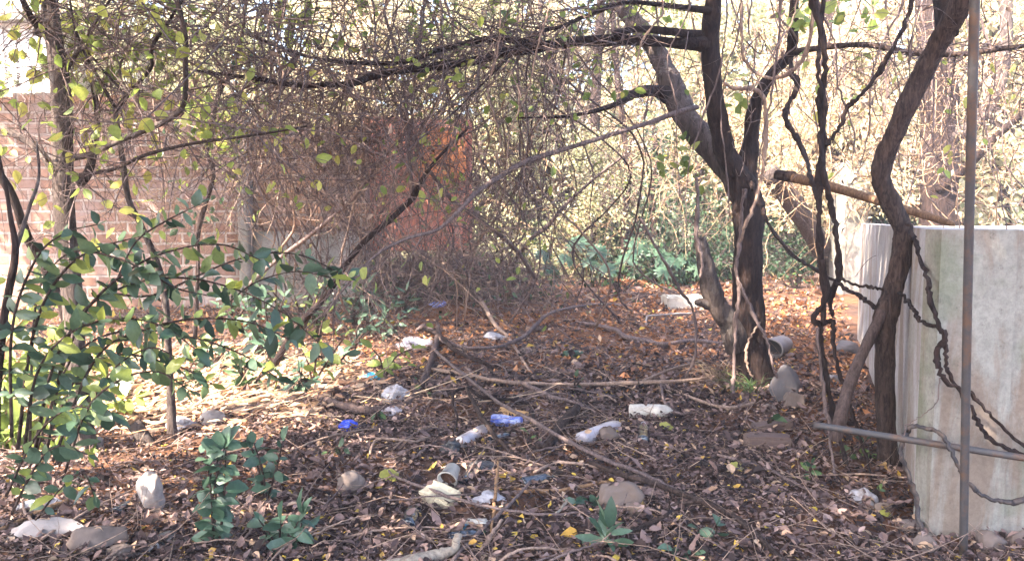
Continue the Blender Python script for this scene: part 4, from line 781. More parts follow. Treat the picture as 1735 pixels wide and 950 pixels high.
# big lobed leaf plants at the back
def fan_leaf(mb, c, r, nrm, az0, tint):
    nrm = unit(nrm); u = unit(np.cross(nrm, (0.3, 1, 0.2))); v = np.cross(nrm, u); k = 11
    for i in range(k):
        a = az0+(i-(k-1)/2)*0.50; d = u*math.cos(a)+v*math.sin(a); l = r*(1-0.25*abs(i-(k-1)/2)/(k/2))
        leaves(mb, [c], [d-nrm*0.12], [nrm], l, l*0.34, tint, fold=0.12, curl=0.22)
def fan_plant(label, items):
    c0 = G(items[0][0], items[0][1]+45); o = thing('broad_leaf_plant', label, 'plant', (c0[0], items[0][2], float(hgt(c0[0], items[0][2]))))
    for px, py, Y, d in items:
        c = P(px, py, Y); b = np.array((o.location[0]+rng.normal(0, .05), o.location[1], o.location[2]))
        mb = MB(); tube(mb, [b, (b+c)/2+np.array((0, 0, 0.12)), c], [0.012, 0.009, 0.006], 5, 5); mb.build('stem', M['leaf_mid'], o)
        mb = MB(); fan_leaf(mb, c, d/2/F*Y*1.15, (rng.normal(0, .3), -0.75, 0.75), rng.uniform(-2.2, -0.9), rng.uniform(0.3, 1)); mb.build('leaf', M['leaf_fan'], o)
fan_plant('broad fan leaved plant leftmost by the brush heap', [(938, 460, 13, 54), (920, 432, 13.1, 40), (960, 440, 13.2, 40)])
fan_plant('broad fan leaved plant under the pale wall', [(975, 412, 14, 50), (1012, 425, 13.9, 50), (1030, 455, 13.6, 40), (1000, 445, 13.8, 40)])
fan_plant('broad fan leaved plant before the blue green bush', [(1088, 418, 14.2, 64), (1118, 432, 14.1, 56), (1060, 440, 13.9, 46), (1140, 445, 14, 40)])
fan_plant('broad fan leaved plant nearest the snag of the twin trunk tree', [(1165, 440, 14.4, 44), (1180, 455, 14.3, 40), (1125, 460, 13.2, 40)])

# grass tufts
def tuft(label, px, py, n, L, lname='leaf_dry', lean=0.7):
    b = G(px, py); o = MB(); az = rng.uniform(0, 6.283, n)
    for a in az:
        d = np.array((math.cos(a)*lean, math.sin(a)*lean, rng.uniform(0.3, 1))); l = rng.uniform(*L)
        p = b+np.array((rng.normal(0, .07), rng.normal(0, .05), 0)); pts = [p, p+unit(d)*l*0.5, p+unit(d)*l+np.array((0, 0, -l*0.35))]
        tube(o, pts, [0.0035, 0.003, 0.0008], 3, 4, 0, rng.uniform(0.3, 1))
    return tag(o.build('grass_tuft', M[lname]), label, 'grass tuft')
tuft('spiky half dead grass tuft at the foot of the twin trunk tree', 1225, 650, 90, (0.25, 0.55)); tuft('small grass tuft right against the dark trunk base', 1268, 668, 40, (0.2, 0.4), 'leaf_mid')

# ------------------------------------------------------------------ vines
def vine(label, spec, mname='bark', cat='vine', group=None, rough=0.18, sides=6, name='hanging_vine'):
    mb = MB(); limb(mb, [(a, b, y, d*0.82*rng.uniform(0.8, 1.2)) for a, b, y, d in spec], max(sides, 7), 7, rough+0.14, 0.004); return tag(mb.build(name, M[mname]), label, cat, group)
vine('twisted vine running straight down the left side of the twin trunk', [(1262, 320, 6.45, 8), (1256, 360, 6.45, 8), (1254, 410, 6.45, 9), (1247, 450, 6.45, 8), (1252, 490, 6.45, 9), (1247, 540, 6.45, 9), (1244, 600, 6.45, 8), (1242, 650, 6.4, 7), (1243, 690, 6.2, 6)], 'twig')
vine('thin vine wandering from trunk fork down across the trunk to the stone', [(1250, 470, 6.4, 6), (1262, 500, 6.35, 7), (1280, 540, 6.3, 7), (1300, 580, 6.2, 6), (1310, 620, 6.1, 5), (1316, 640, 6.1, 4)], 'twig')
vine('thin curved vine loop low on the twin trunk', [(1288, 545, 6.4, 4), (1270, 575, 6.35, 4), (1264, 600, 6.35, 5), (1268, 625, 6.35, 5), (1275, 638, 6.35, 4)], 'twig_pale')
vine('main rope like vine hanging full height right of the twin trunk', [(1376, -40, 5.2, 14), (1377, 0, 5.2, 14), (1394, 64, 5.2, 12), (1398, 127, 5.2, 13), (1388, 170, 5.2, 14), (1396, 237, 5.2, 14), (1389, 290, 5.1, 14), (1388, 350, 5.0, 13), (1389, 407, 5.0, 14), (1395, 470, 5.0, 13), (1396, 534, 4.9, 13), (1390, 577, 4.9, 12), (1402, 640, 4.8, 11), (1410, 700, 4.75, 11), (1440, 803, 4.4, 10), (1464, 887, 3.9, 9), (1492, 960, 3.4, 8)])
vine('second vine twisting round the rope like vine', [(1398, -40, 5.3, 10), (1390, 60, 5.3, 9), (1386, 120, 5.2, 9), (1398, 180, 5.15, 8), (1390, 250, 5.1, 10), (1400, 310, 5.0, 10), (1410, 360, 5.0, 10), (1419, 407, 5.0, 11), (1420, 462, 5.0, 11), (1407, 513, 5.0, 9), (1412, 535, 5.0, 6)])
vine('dark thick vine joint zigzagging beside the rope like vine', [(1394, 440, 4.9, 8), (1402, 500, 4.9, 10), (1378, 540, 4.9, 13), (1390, 548, 4.9, 12), (1412, 545, 4.9, 9), (1410, 580, 4.8, 8), (1425, 640, 4.7, 8), (1450, 720, 4.5, 8), (1470, 780, 4.4, 6), (1478, 860, 4.0, 5)])
vine('thin vine dropping from the vine joint to the litter left of the pipe end', [(1386, 555, 4.85, 8), (1392, 640, 4.8, 8), (1402, 700, 4.7, 8), (1408, 760, 4.5, 6), (1420, 830, 4.2, 5), (1440, 890, 3.8, 4)], 'twig')
vine('long vine sweeping from the twin trunk fork down to the bent tree', [(1272, 310, 6.5, 9), (1288, 345, 6.3, 8), (1306, 386, 6.0, 8), (1339, 428, 5.6, 8), (1377, 454, 5.2, 8), (1424, 483, 4.9, 9), (1455, 500, 4.7, 10), (1481, 520, 4.6, 11)])
vine('short vine twig reaching the bent tree above the sweeping vine', [(1424, 470, 4.8, 5), (1445, 482, 4.7, 6), (1470, 486, 4.65, 6), (1495, 490, 4.6, 6)])
vine('dark vine slanting up to the right across the upper gap', [(1550, -40, 5.0, 7), (1542, 17, 5.0, 9), (1521, 64, 5.0, 9), (1505, 95, 5.0, 8), (1487, 127, 5.05, 9), (1460, 160, 5.05, 9), (1436, 182, 5.1, 10), (1422, 216, 5.1, 10), (1400, 246, 5.1, 9)])
vine('zigzag vine between the twin trunk and the rope like vine', [(1341, 100, 6.2, 11), (1340, 124, 6.1, 12), (1352, 144, 6.0, 12), (1338, 172, 6.0, 11), (1331, 199, 5.9, 11), (1342, 222, 5.8, 11), (1354, 241, 5.7, 11), (1368, 275, 5.5, 10), (1378, 313, 5.2, 9), (1388, 350, 5.05, 7)])
vine('pale looping vine arched in front of the twin trunk fork', [(1226, 143, 6.2, 6), (1245, 150, 6.2, 8), (1275, 150, 6.2, 9), (1291, 162, 6.2, 9), (1298, 191, 6.2, 9), (1296, 254, 6.2, 9), (1288, 313, 6.2, 8), (1268, 370, 6.2, 6), (1254, 410, 6.3, 5)], 'twig_pale')
vine('pale vine sagging between upper branches right of the trunk', [(1255, -40, 6.0, 6), (1256, 40, 6.0, 6), (1259, 93, 6.0, 7), (1280, 123, 6.0, 7), (1322, 131, 5.9, 7), (1362, 95, 5.8, 7), (1377, 34, 5.7, 8), (1380, -40, 5.7, 7)], 'twig_pale')
vine('twisted vine dropping beside the snag', [(1180, 300, 6.3, 6), (1182, 350, 6.3, 8), (1180, 400, 6.3, 8), (1190, 440, 6.3, 7), (1186, 470, 6.3, 6)], 'twig')
vine('long thin straight twig hanging from the canopy to the white block', [(1085, 370, 5.8, 5), (1124, 440, 6.0, 6), (1153, 492, 6.2, 6), (1176, 528, 6.4, 6), (1178, 600, 6.4, 5), (1162, 640, 6.5, 4)], 'twig')
vine('upper black vine descending the tank front to behind the pipe', [(1536, 375, 4.0, 6), (1548, 400, 3.9, 8), (1559, 441, 3.75, 8), (1572, 480, 3.6, 9), (1575, 500, 3.55, 9), (1588, 543, 3.52, 9), (1600, 572, 3.50, 9), (1587, 602, 3.52, 10), (1597, 636, 3.5, 10), (1627, 661, 3.48, 9), (1649, 668, 3.52, 8), (1680, 706, 3.54, 8), (1735, 756, 3.55, 8), (1780, 790, 3.55, 7)])
vine('knotted black vine from the bent tree along the tank front', [(1522, 496, 4.4, 6), (1530, 500, 4.2, 7), (1546, 521, 3.9, 8), (1559, 543, 3.7, 8), (1589, 555, 3.54, 8), (1603, 575, 3.50, 9), (1602, 610, 3.5, 8), (1614, 644, 3.5, 8), (1645, 690, 3.5, 8), (1664, 727, 3.52, 9), (1690, 752, 3.54, 8), (1735, 769, 3.54, 8), (1790, 775, 3.54, 7)])
vine('black hose looping over the level pipe in front of the tank', [(1560, 900, 3.55, 9), (1552, 845, 3.6, 9), (1535, 794, 3.6, 9), (1527, 752, 3.6, 9), (1540, 729, 3.6, 9), (1563, 723, 3.55, 9), (1590, 733, 3.5, 9), (1608, 756, 3.45, 9), (1626, 792, 3.42, 9), (1645, 822, 3.42, 9), (1670, 841, 3.42, 10), (1704, 851, 3.4, 10), (1735, 845, 3.4, 12), (1790, 820, 3.4, 12)], 'cable', 'hose', rough=0.0, name='hose')
vine('hair thin root trailing down the tank corner', [(1592, 640, 3.55, 2), (1588, 680, 3.54, 2), (1560, 705, 3.56, 2), (1535, 725, 3.58, 2), (1530, 760, 3.58, 2)], 'twig')
xs = np.concatenate([rng.uniform(1215, 1735, 26), rng.uniform(560, 1180, 24), rng.uniform(150, 560, 12)])
for x in xs:
    Y = rng.uniform(5, 8.5); y1 = rng.uniform(120, 420); x1 = x+rng.normal(0, 50); k = 5
    sp_ = [(x+(x1-x)*i/k+rng.normal(0, 9), -60+(y1+60)*i/k, Y, rng.uniform(3, 5.5)*(1-0.1*i)) for i in range(k+1)]
    vine('thin bare vine dangling from the canopy', sp_, 'twig' if rng.uniform() < .7 else 'twig_pale', group='thin bare vines dangling from the canopy', sides=5)
# ------------------------------------------------------------------ fallen branches
def fallen(label, pts, mname='twig', lift=0.03, sides=6, group=None, name='fallen_branch'):
    """pts: (px, py, diameter px[, lift])"""
    w = []; r = []
    for q in pts:
        l = q[3] if len(q) > 3 else lift; p = G(q[0], q[1], l); w.append(p); r.append(q[2]/2/F*p[1])
    mb = MB(); c, _ = tube(mb, w, r, sides, 6, 0.12, rng.uniform(0.2, 0.8), 0.002)
    o = tag(mb.build(name, M[mname]), label, 'branch', group); return o
fallen('long curved branch arching over the litter below the brush heap', [(705, 560, 6), (720, 552, 9, .1), (735, 562, 7, .08), (752, 578, 7, .07), (795, 589, 7, .07), (847, 586, 6, .07), (889, 568, 7, .1), (934, 530, 6, .1), (1010, 515, 5, .05), (1070, 518, 4)], 'twig')
fallen('dark branch running below the long curved one', [(700, 548, 7), (740, 565, 8, .1), (775, 595, 8, .1), (815, 612, 7, .08), (838, 625, 6)], 'bark')
fallen('pale bent twig standing over the litter right of the brush heap', [(745, 477, 4, .12), (780, 485, 6, .2), (812, 505, 7, .2), (835, 545, 7, .1), (860, 570, 6), (880, 600, 5), (905, 640, 4)], 'twig_pale')
fallen('weathered grey branch slanting down from the curved branch to the white bag', [(742, 552, 8, .05), (740, 575, 10, .06), (733, 605, 11, .06), (722, 635, 12, .06), (708, 660, 12, .05), (688, 682, 11, .03), (668, 694, 9, .02)], 'plank', sides=9)
fallen('weathered grey branch lying level left of the slanting one', [(553, 676, 11, .06), (585, 688, 14, .05), (620, 695, 14, .04), (652, 692, 13, .03), (680, 684, 10, .03)], 'plank', sides=9)
fallen('long straight pale stick crossing the middle of the yard', [(728, 624, 6), (790, 634, 7), (837, 644, 7), (883, 648, 7), (953, 651, 7), (1050, 649, 8), (1100, 647, 8), (1148, 645, 7), (1200, 640, 4)], 'twig_pale', .07)
fallen('thin fork rising off the long straight stick', [(1090, 645, 6, .07), (1119, 632, 5, .1), (1150, 621, 4, .13), (1190, 612, 3, .15)], 'twig_pale')
fallen('long diagonal branch running from the yellow shoots to the bottom right', [(735, 590, 4, .1), (744, 600, 5, .12), (790, 638, 6, .14), (847, 682, 6, .14), (900, 711, 7, .12), (942, 735, 7, .1), (995, 764, 8, .08), (1050, 787, 8, .07), (1110, 812, 8, .05), (1150, 833, 7, .04)], 'twig')
fallen('stout branch running into the bottom right foreground', [(1000, 783, 8, .08), (1030, 795, 9, .08), (1065, 806, 10, .07), (1123, 823, 10, .06), (1180, 846, 11, .05), (1224, 864, 10, .04), (1267, 892, 11, .03), (1325, 950, 11, .03), (1370, 1000, 11, .03)], 'bark_bent', sides=9)
fallen('arched branch above the stout foreground branch', [(905, 800, 6), (930, 788, 6, .03), (955, 783, 6, .04), (1010, 790, 6, .04), (1060, 803, 6, .03), (1100, 818, 7)], 'twig_pale')
fallen('side branch forking left off the stout foreground branch', [(1200, 846, 8, .05), (1170, 850, 8, .05), (1140, 856, 7, .04), (1122, 872, 6, .02)], 'bark_bent')
fallen('short forked stick pointing left under the stout foreground branch', [(1132, 870, 6, .06), (1105, 884, 8, .05), (1080, 895, 8, .04), (1070, 905, 8, .03), (1080, 950, 7, .01)], 'bark_bent')
fallen('red brown leaning stick near the blue wrapper', [(790, 657, 6, .15), (809, 695, 8, .12), (822, 715, 8, .1), (837, 737, 8, .07), (868, 768, 8, .03), (880, 785, 6, .01)], 'bark_bent')
fallen('thick stub lying between the blue wrapper and the clouded bottle', [(978, 690, 14, .07), (965, 704, 17, .06), (944, 728, 17, .05), (930, 755, 14, .04), (905, 756, 10, .03), (886, 766, 6)], 'bark_bent', sides=9)
fallen('thin dark looping twig right of the clear bottle', [(800, 655, 4, .12), (772, 662, 5, .15), (767, 685, 5, .12), (775, 706, 4, .08), (770, 730, 4, .04), (758, 748, 3, .01)], 'bark')
fallen('dark twig above the blue wrapper', [(792, 656, 5, .1), (815, 672, 6, .1), (840, 676, 6, .08), (875, 678, 6, .06), (900, 690, 5, .03), (905, 735, 5, .01)], 'bark')
fallen('slender branch slanting right above the thick stub', [(884, 648, 8, .08), (910, 660, 8, .08), (935, 672, 8, .06), (970, 680, 6, .05), (1010, 700, 5, .03), (1040, 722, 4)], 'twig')
fallen('straight grey stick leaning up at the bottom centre', [(755, 962, 9, .02), (811, 901, 8, .03), (857, 860, 7, .04), (900, 815, 5, .05)], 'twig')
fallen('second grey stick beside the one at the bottom centre', [(800, 955, 8), (820, 925, 8, .02), (838, 898, 7, .04), (850, 880, 5, .05)], 'twig_pale')
fallen('red brown twig right of the white bag', [(1032, 815, 6, .03), (990, 822, 7, .03), (950, 830, 7, .03), (892, 831, 6, .02), (860, 822, 4)], 'log')
fallen('thin arching twig sweeping past the cream foam block', [(1000, 868, 3), (915, 871, 5, .03), (850, 862, 5, .05), (779, 846, 6, .07), (715, 825, 6, .07), (673, 807, 5, .05), (640, 785, 4)], 'twig')
fallen('upright thin brown twig by the white bag', [(832, 900, 4), (838, 850, 6, .05), (842, 810, 6, .1), (844, 780, 4, .13)], 'log')
fallen('pale branch at the left side of the twin trunk', [(985, 546, 6), (1039, 557, 8), (1060, 570, 9), (1096, 577, 9), (1124, 583, 9), (1169, 577, 7), (1228, 581, 5)], 'twig', .05)
fallen('bleached gnarled branch lying at the bottom edge', [(640, 960, 20, .03), (700, 950, 22, .03), (745, 938, 20, .03), (770, 930, 16, .04), (776, 905, 14, .08)], 'bone', sides=9)
fallen('pale stick lying on the litter at the lower left edge', [(-20, 905, 9), (40, 880, 10), (80, 862, 10), (115, 848, 9)], 'log', .03)
fallen('sunlit bare stick lying by the sapling', [(170, 690, 10), (230, 697, 9), (290, 690, 8), (340, 700, 7)], 'twig_sun', .05)
fallen('sunlit broad bark strip left of the dark blue cap', [(380, 690, 14), (430, 680, 16), (480, 668, 16), (530, 660, 12)], 'twig_sun', .03)
fallen('sunlit thin cane left of the blue cap', [(330, 660, 7), (400, 650, 8), (470, 655, 7), (540, 650, 5)], 'twig_sun', .06)
fallen('thin stick at lower right running towards the pipe end', [(1215, 770, 5), (1290, 790, 6), (1340, 815, 6), (1400, 840, 5), (1440, 850, 4)], 'twig', .03)
fallen('bent thin twig standing out of the litter by the plain soil', [(625, 775, 4, .01), (632, 752, 5, .06), (648, 742, 5, .1), (700, 747, 4, .07), (730, 740, 3)], 'twig_pale')
fallen('white stripped twig in the litter left of the grey rock', [(942, 868, 4), (955, 857, 5, .03), (960, 845, 4, .04)], 'bone')
fallen('twig lying right of the white bottle', [(1120, 650, 5, .05), (1126, 680, 5, .05), (1150, 700, 5, .03), (1200, 690, 4, .02)], 'twig')
fallen('thin crooked twig below the twin trunk', [(1140, 660, 4), (1190, 680, 6, .04), (1235, 690, 6, .04), (1290, 680, 5, .03)], 'twig_pale')
for i in range(230):
    y = rng.uniform(3.1, 11); x = rng.uniform(-0.66, 0.62)*y
    if i > 140: y = rng.uniform(4.6, 9); x = rng.uniform(-0.14, 0.12)*y
    if x > 1.6+(y-3.6)*0.39: continue
    az = rng.uniform(0, 3.1416); L = rng.uniform(0.25, 1.1); k = 5; cv = rng.normal(0, 0.12)*L; lf = rng.uniform(0.01, 0.09)
    pts = []
    for j in range(k):
        t = j/(k-1)-0.5; xx = x+math.cos(az)*L*t-math.sin(az)*cv*(1-4*t*t); yy = y+math.sin(az)*L*t+math.cos(az)*cv*(1-4*t*t)
        pts.append((xx, yy, float(hgt(xx, yy))+0.012+lf*(1-abs(2*t+0.3))))
    r = rng.uniform(0.003, 0.008); mb = MB(); tube(mb, pts, np.linspace(r, r*0.5, k), 5, 5, 0.15, rng.uniform(), 0.002)
    for _ in range(rng.integers(0, 3)): j = rng.integers(1, k-1); twig(mb, pts[j], (math.cos(az+rng.normal(0, .7)), math.sin(az+rng.normal(0, .7)), rng.uniform(0, .4)), L*rng.uniform(.2, .5), r*.6, 0, None, .3, .5, 4, 0, 4)
    pale = rng.uniform() < 0.5
    tag(mb.build('stick', M['twig_pale' if pale else 'twig']), 'thin pale stick lying loose on the leaf litter' if pale else 'thin dark stick lying loose on the leaf litter', 'stick', 'thin pale sticks on the leaf litter' if pale else 'thin dark sticks on the leaf litter')

# ------------------------------------------------------------------ rocks, rubbish and other small things
def rock_mesh(mb, c, size, seed, cuts=9, amp=0.10, sub=3, rot=0.0):
    global rng
    bm = bmesh.new(); bmesh.ops.create_icosphere(bm, subdivisions=sub, radius=1.0); r_ = random.Random(seed)
    pl = []
    for _ in range(cuts):
        n = Vector((r_.gauss(0, 1), r_.gauss(0, 1), r_.gauss(0, 1))).normalized(); pl.append((n, r_.uniform(0.55, 0.85)))
    cs, sn = math.cos(rot), math.sin(rot)
    vs = []
    for v in bm.verts:
        p = v.co.copy()
        for n, d in pl:
            e = p.dot(n)-d
            if e > 0: p -= n*e*0.92
        p *= 1+amp*0.8*noise.fractal(p*2.6+Vector((seed, 0, 0)), 0.7, 2.0, 6)
        p = Vector((p.x*size[0], p.y*size[1], p.z*size[2])); vs.append((c[0]+p.x*cs-p.y*sn, c[1]+p.x*sn+p.y*cs, c[2]+p.z))
    tr = [[v.index for v in f.verts] for f in bm.faces]; bm.free(); mb.add(vs, None, tr)
def rock(label, px, py, wpx, hpx, mname, seed, cat='rock', name='rock', cuts=9, amp=0.12, depth=0.8, rot=0.0, sink=0.38):
    """px, py: bottom centre of the thing in the photo"""
    b = G(px, py); w = wpx/F*b[1]/2; h = hpx/F*b[1]/2*1.08; c = b+np.array((0, w*depth*0.8, h*(1-sink)))
    mb = MB(); rock_mesh(mb, c, (w*1.12, w*depth, h*1.3), seed, cuts, amp, 4, rot); return tag(mb.build(name, M[mname]), label, cat)
rock('rounded grey rock half buried beside the stout foreground branch', 1058, 868, 78, 50, 'stone', 3, amp=.14, cuts=11)
rock('brown lump of stone just right of the grey rock', 1078, 878, 40, 26, 'stone', 5)
rock('upright flat slate grey slab leaning at the right foot of the twin trunk', 1336, 682, 62, 62, 'stone_blue', 11, cuts=26, depth=0.4, sink=.15, amp=.05)
rock('small brown stone in front of the slate grey slab', 1350, 695, 46, 30, 'stone', 13)
rock('blue grey stone beside the tank and the leaning stem', 1438, 600, 44, 22, 'stone_blue', 17)
rock('flat blue grey stone further left in front of the vines', 1415, 650, 40, 14, 'stone_blue', 19)
rock('whitish upright stone left of the sapling foot', 250, 872, 48, 62, 'stone_pale', 23, cuts=8, depth=.7, sink=.08)
rock('long pale stone lying at the bottom left edge', 65, 918, 110, 34, 'stone_pale', 29, depth=.4, rot=.25)
rock('grey slanting stone beside the long pale one', 158, 938, 84, 52, 'stone', 31, depth=.5, rot=.5)
rock('small grey stone at the bottom left corner', 195, 952, 50, 24, 'stone', 37)
rock('brown clod of earth in the middle of the bare litter', 588, 842, 52, 40, 'stone', 41, amp=.2)
rock('tan stone tucked under the clouded bottle', 1032, 752, 40, 26, 'stone', 43)
rock('pale lump of stone sunlit near the sapling', 355, 722, 44, 24, 'stone_pale', 47)
rock('sunlit grey stone above the lower seedling', 150, 760, 40, 22, 'stone_pale', 49)
for px, py, w in ((1010, 912, 22), (705, 918, 20), (940, 640, 18), (1550, 905, 40), (1500, 870, 30), (1575, 935, 46), (1690, 938, 60), (1735, 930, 50), (1450, 920, 26), (1305, 700, 26), (890, 600, 20), (470, 560, 30), (530, 770, 20)):
    rock('small rough brown stone lying in the leaf litter', px, py, w, w*0.6, 'stone', int(px), sink=.5)['group'] = 'small stones in the leaf litter'

def place(vs, c, ax, up=(0, 0, 1)):
    """local x -> ax, local z -> up-ish"""
    ax = unit(ax); z = np.asarray(up, float); z = unit(z-ax*ax.dot(z)); y = np.cross(z, ax); return np.asarray(vs) @ np.stack([ax, y, z])+c
def lathe(prof, seg=20, squash=1.0, dent=0.0, seed=0):
    vs = []; a = np.linspace(0, 2*math.pi, seg, endpoint=False); n = len(prof)
    for x, r in prof:
        for t in a:
            d = 1-dent*max(0, noise.noise((x*14+seed, math.cos(t)*1.2, math.sin(t)*1.2))) if dent else 1
            vs.append((x, r*math.cos(t)*d, r*math.sin(t)*squash*d))
    k = np.arange(seg); q = [np.stack([i*seg+k, i*seg+(k+1) % seg, (i+1)*seg+(k+1) % seg, (i+1)*seg+k], -1) for i in range(n-1)]
    return np.array(vs), np.vstack(q)
def bottle(label, pa, pb, dpx, mname, capm=None, squash=0.92, dent=0.15, cat='bottle', lift=0.0, name='bottle', neck=True, seed=1, labelm=None):
    """lies with its base at pixel pa and its neck at pixel pb"""
    d = dpx/2/F*G(*pa)[1]; a = G(pa[0], pa[1], d*0.6+lift); b = G(pb[0], pb[1], d*0.5+lift); L = np.linalg.norm(b-a); ax = (b-a)/L; r = d
    if neck: prof = [(0.004*1, 0.001), (0, r*.75), (.02*L, r*.95), (.06*L, r), (.2*L, r), (.24*L, r*.95), (.28*L, r), (.45*L, r), (.48*L, r*.96), (.52*L, r), (.66*L, r), (.76*L, r*.86), (.84*L, r*.58), (.89*L, r*.38), (.93*L, r*.34), (.935*L, r*.42), (.95*L, r*.42), (.955*L, r*.33), (.985*L, r*.33), (.985*L, .0005)]
    else: prof = [(0.003, 0.001), (0, r*.8), (.03*L, r), (.4*L, r), (.7*L, r), (.86*L, r*.85), (.95*L, r*.55), (.985*L, r*.33), (L, r*.3), (L, .0005)]
    o = thing(name, label, cat, a); v, q = lathe(prof, 20, squash, dent, seed); mb = MB(); mb.add(place(v, a, ax), q[:, ::-1]); mb.build('body', M[mname], o)
    if capm:
        v, q = lathe([(.95*L, .0005), (.95*L, r*.46), (1.0*L, r*.44), (1.0*L, .0005)], 14); mb = MB(); mb.add(place(v, a, ax), q[:, ::-1]); mb.build('cap', M[capm], o)
    if labelm:
        v, q = lathe([(.30*L, r*1.012), (.5*L, r*1.012)], 20, squash, dent, seed); mb = MB(); mb.add(place(v, a, ax), q[:, ::-1]); mb.build('label_band', M[labelm], o)
    return o
bottle('large opaque white plastic bottle lying sideways in the litter', (1066, 697), (1140, 697), 27, 'white_plastic', None, dent=.06, neck=False)
bottle('long clouded plastic bottle lying slanted beside the tan stone', (984, 744), (1050, 718), 27, 'grey_plastic', None, seed=3, neck=False, dent=.12)
bottle('short clouded plastic bottle lying left of the blue wrapper', (780, 750), (826, 724), 24, 'grey_plastic', None, seed=5, dent=.12, neck=False)
bottle('small green bottle lying below the blue wrapper', (822, 748), (872, 734), 15, 'dark_glass', 'white_plastic', seed=6, dent=.1)
bottle('dark glass bottle lying end on left of the cream foam block', (690, 893), (706, 858), 32, 'dark_glass', 'dark_glass', dent=0.0)
bottle('dark glass bottle lying level right of the white bag', (884, 818), (940, 808), 22, 'dark_glass', 'black', dent=0.0, seed=8)
bottle('dark bottle half hidden under the white bottle', (1090, 748), (1090, 718), 22, 'dark_glass', 'grey_plastic', dent=0.0, seed=9)
bottle('teal glass bottle lying far off in front of the twin trunk', (955, 600), (990, 599), 14, 'leaf_blue', None, dent=0.0, seed=10, neck=False)
bottle('dark bottle in shade left of the whitish upright stone', (196, 868), (228, 850), 20, 'dark_glass', None, dent=0.0, seed=12)
bottle('green glass bottle lying under the blue and white carton', (758, 910), (822, 902), 20, 'dark_glass', 'leaf_mid', dent=0.0, seed=14)
bottle('dark brown bottle near the black rags right of the clear bottle', (784, 815), (806, 790), 18, 'dark_glass', None, dent=0.0, seed=15)

def crumple(label, px, py, wpx, hpx, mname, seed, cat='plastic bag', name='plastic_bag', depth=.8, amp=.5, rot=0.0, flat=.6):
    b = G(px, py); w = wpx/F*b[1]/2; h = hpx/F*b[1]/2; c = b+np.array((0, w*depth*0.6, h*0.5))
    bm = bmesh.new(); bmesh.ops.create_icosphere(bm, subdivisions=4, radius=1.0); vs = []; cs, sn = math.cos(rot), math.sin(rot)
    for v in bm.verts:
        p = v.co.copy(); k = 1+amp*(noise.noise(p*1.1+Vector((seed, 0, 0)))*0.9)+amp*0.45*(0.3-abs(noise.noise(p*2.3+Vector((seed, 3, 0)))))+amp*.22*(0.25-abs(noise.noise(p*5.5+Vector((0, seed, 0)))))
        p = p*k; x, y, z = p.x*w, p.y*w*depth, p.z*h; z2 = max(z, -h*0.9)
        x, z2 = x*cs-z2*sn, x*sn+z2*cs; vs.append((c[0]+x, c[1]+y, c[2]+z2))
    mb = MB(); mb.add(vs, None, [[v.index for v in f.verts] for f in bm.faces]); bm.free()
    return tag(mb.build(name, M[mname], smooth=False), label, cat)
crumple('crumpled white bag lying right of the cream foam block', 830, 858, 56, 28, 'bag', 2, rot=-.12)
crumple('crumpled white bag left of the long straight stick', 668, 680, 42, 34, 'bag', 4)
crumple('crumpled white plastic sheet in front of the brush heap', 838, 578, 34, 18, 'bag', 6)
crumple('grey plastic bag lying on top of the brush heap', 772, 420, 40, 30, 'bag', 8)
crumple('grey plastic bag spread below the curved branch', 700, 590, 60, 22, 'grey_plastic', 9)
crumple('sunlit white bag at the lower left edge', 62, 868, 60, 28, 'bag', 10)
crumple('crumpled white packet beside the foot of the tank', 1470, 858, 44, 34, 'bag', 12, 'packet', 'packet', rot=-.5)
crumple('pale cloudy wrapper left of the thick stub', 662, 702, 36, 16, 'grey_plastic', 14)
crumple('bright blue crumpled wrapper on the open litter', 589, 730, 32, 22, 'blue', 16, 'wrapper', 'wrapper')
crumple('light blue crumpled wrapper under the yellow shoots', 627, 647, 30, 18, 'cyan', 18, 'wrapper', 'wrapper')
crumple('dark blue bag behind the curved branch at the heap foot', 742, 528, 34, 22, 'blue_wrap', 20, 'plastic bag')
crumple('tiny blue scrap above the long straight stick', 823, 630, 8, 7, 'cyan', 21, 'scrap', 'scrap')
crumple('black crumpled rag below the clear bottle', 762, 772, 36, 34, 'black', 22, 'rag', 'rag')
crumple('black rag under the dark glass bottle row', 815, 800, 44, 20, 'black', 24, 'rag', 'rag')
crumple('dark wet rag beside the cut stump stones', 270, 925, 50, 20, 'black', 26, 'rag', 'rag', rot=.35)
crumple('dark blue rag at the bottom edge left of centre', 425, 948, 34, 20, 'black', 28, 'rag', 'rag')
crumple('orange scrap at the bottom edge beside the dark blue rag', 440, 953, 20, 16, 'orange_wood', 30, 'scrap', 'scrap')
crumple('sunlit white bag behind the yellow shrub', 305, 730, 50, 26, 'bag', 32)
crumple('blue bag scrap beside the stout foreground branch', 1115, 846, 22, 18, 'cable', 33, 'rag', 'rag')
crumple('pale grey bag scrap in the sunlit litter at left', 205, 668, 44, 24, 'bag', 35)

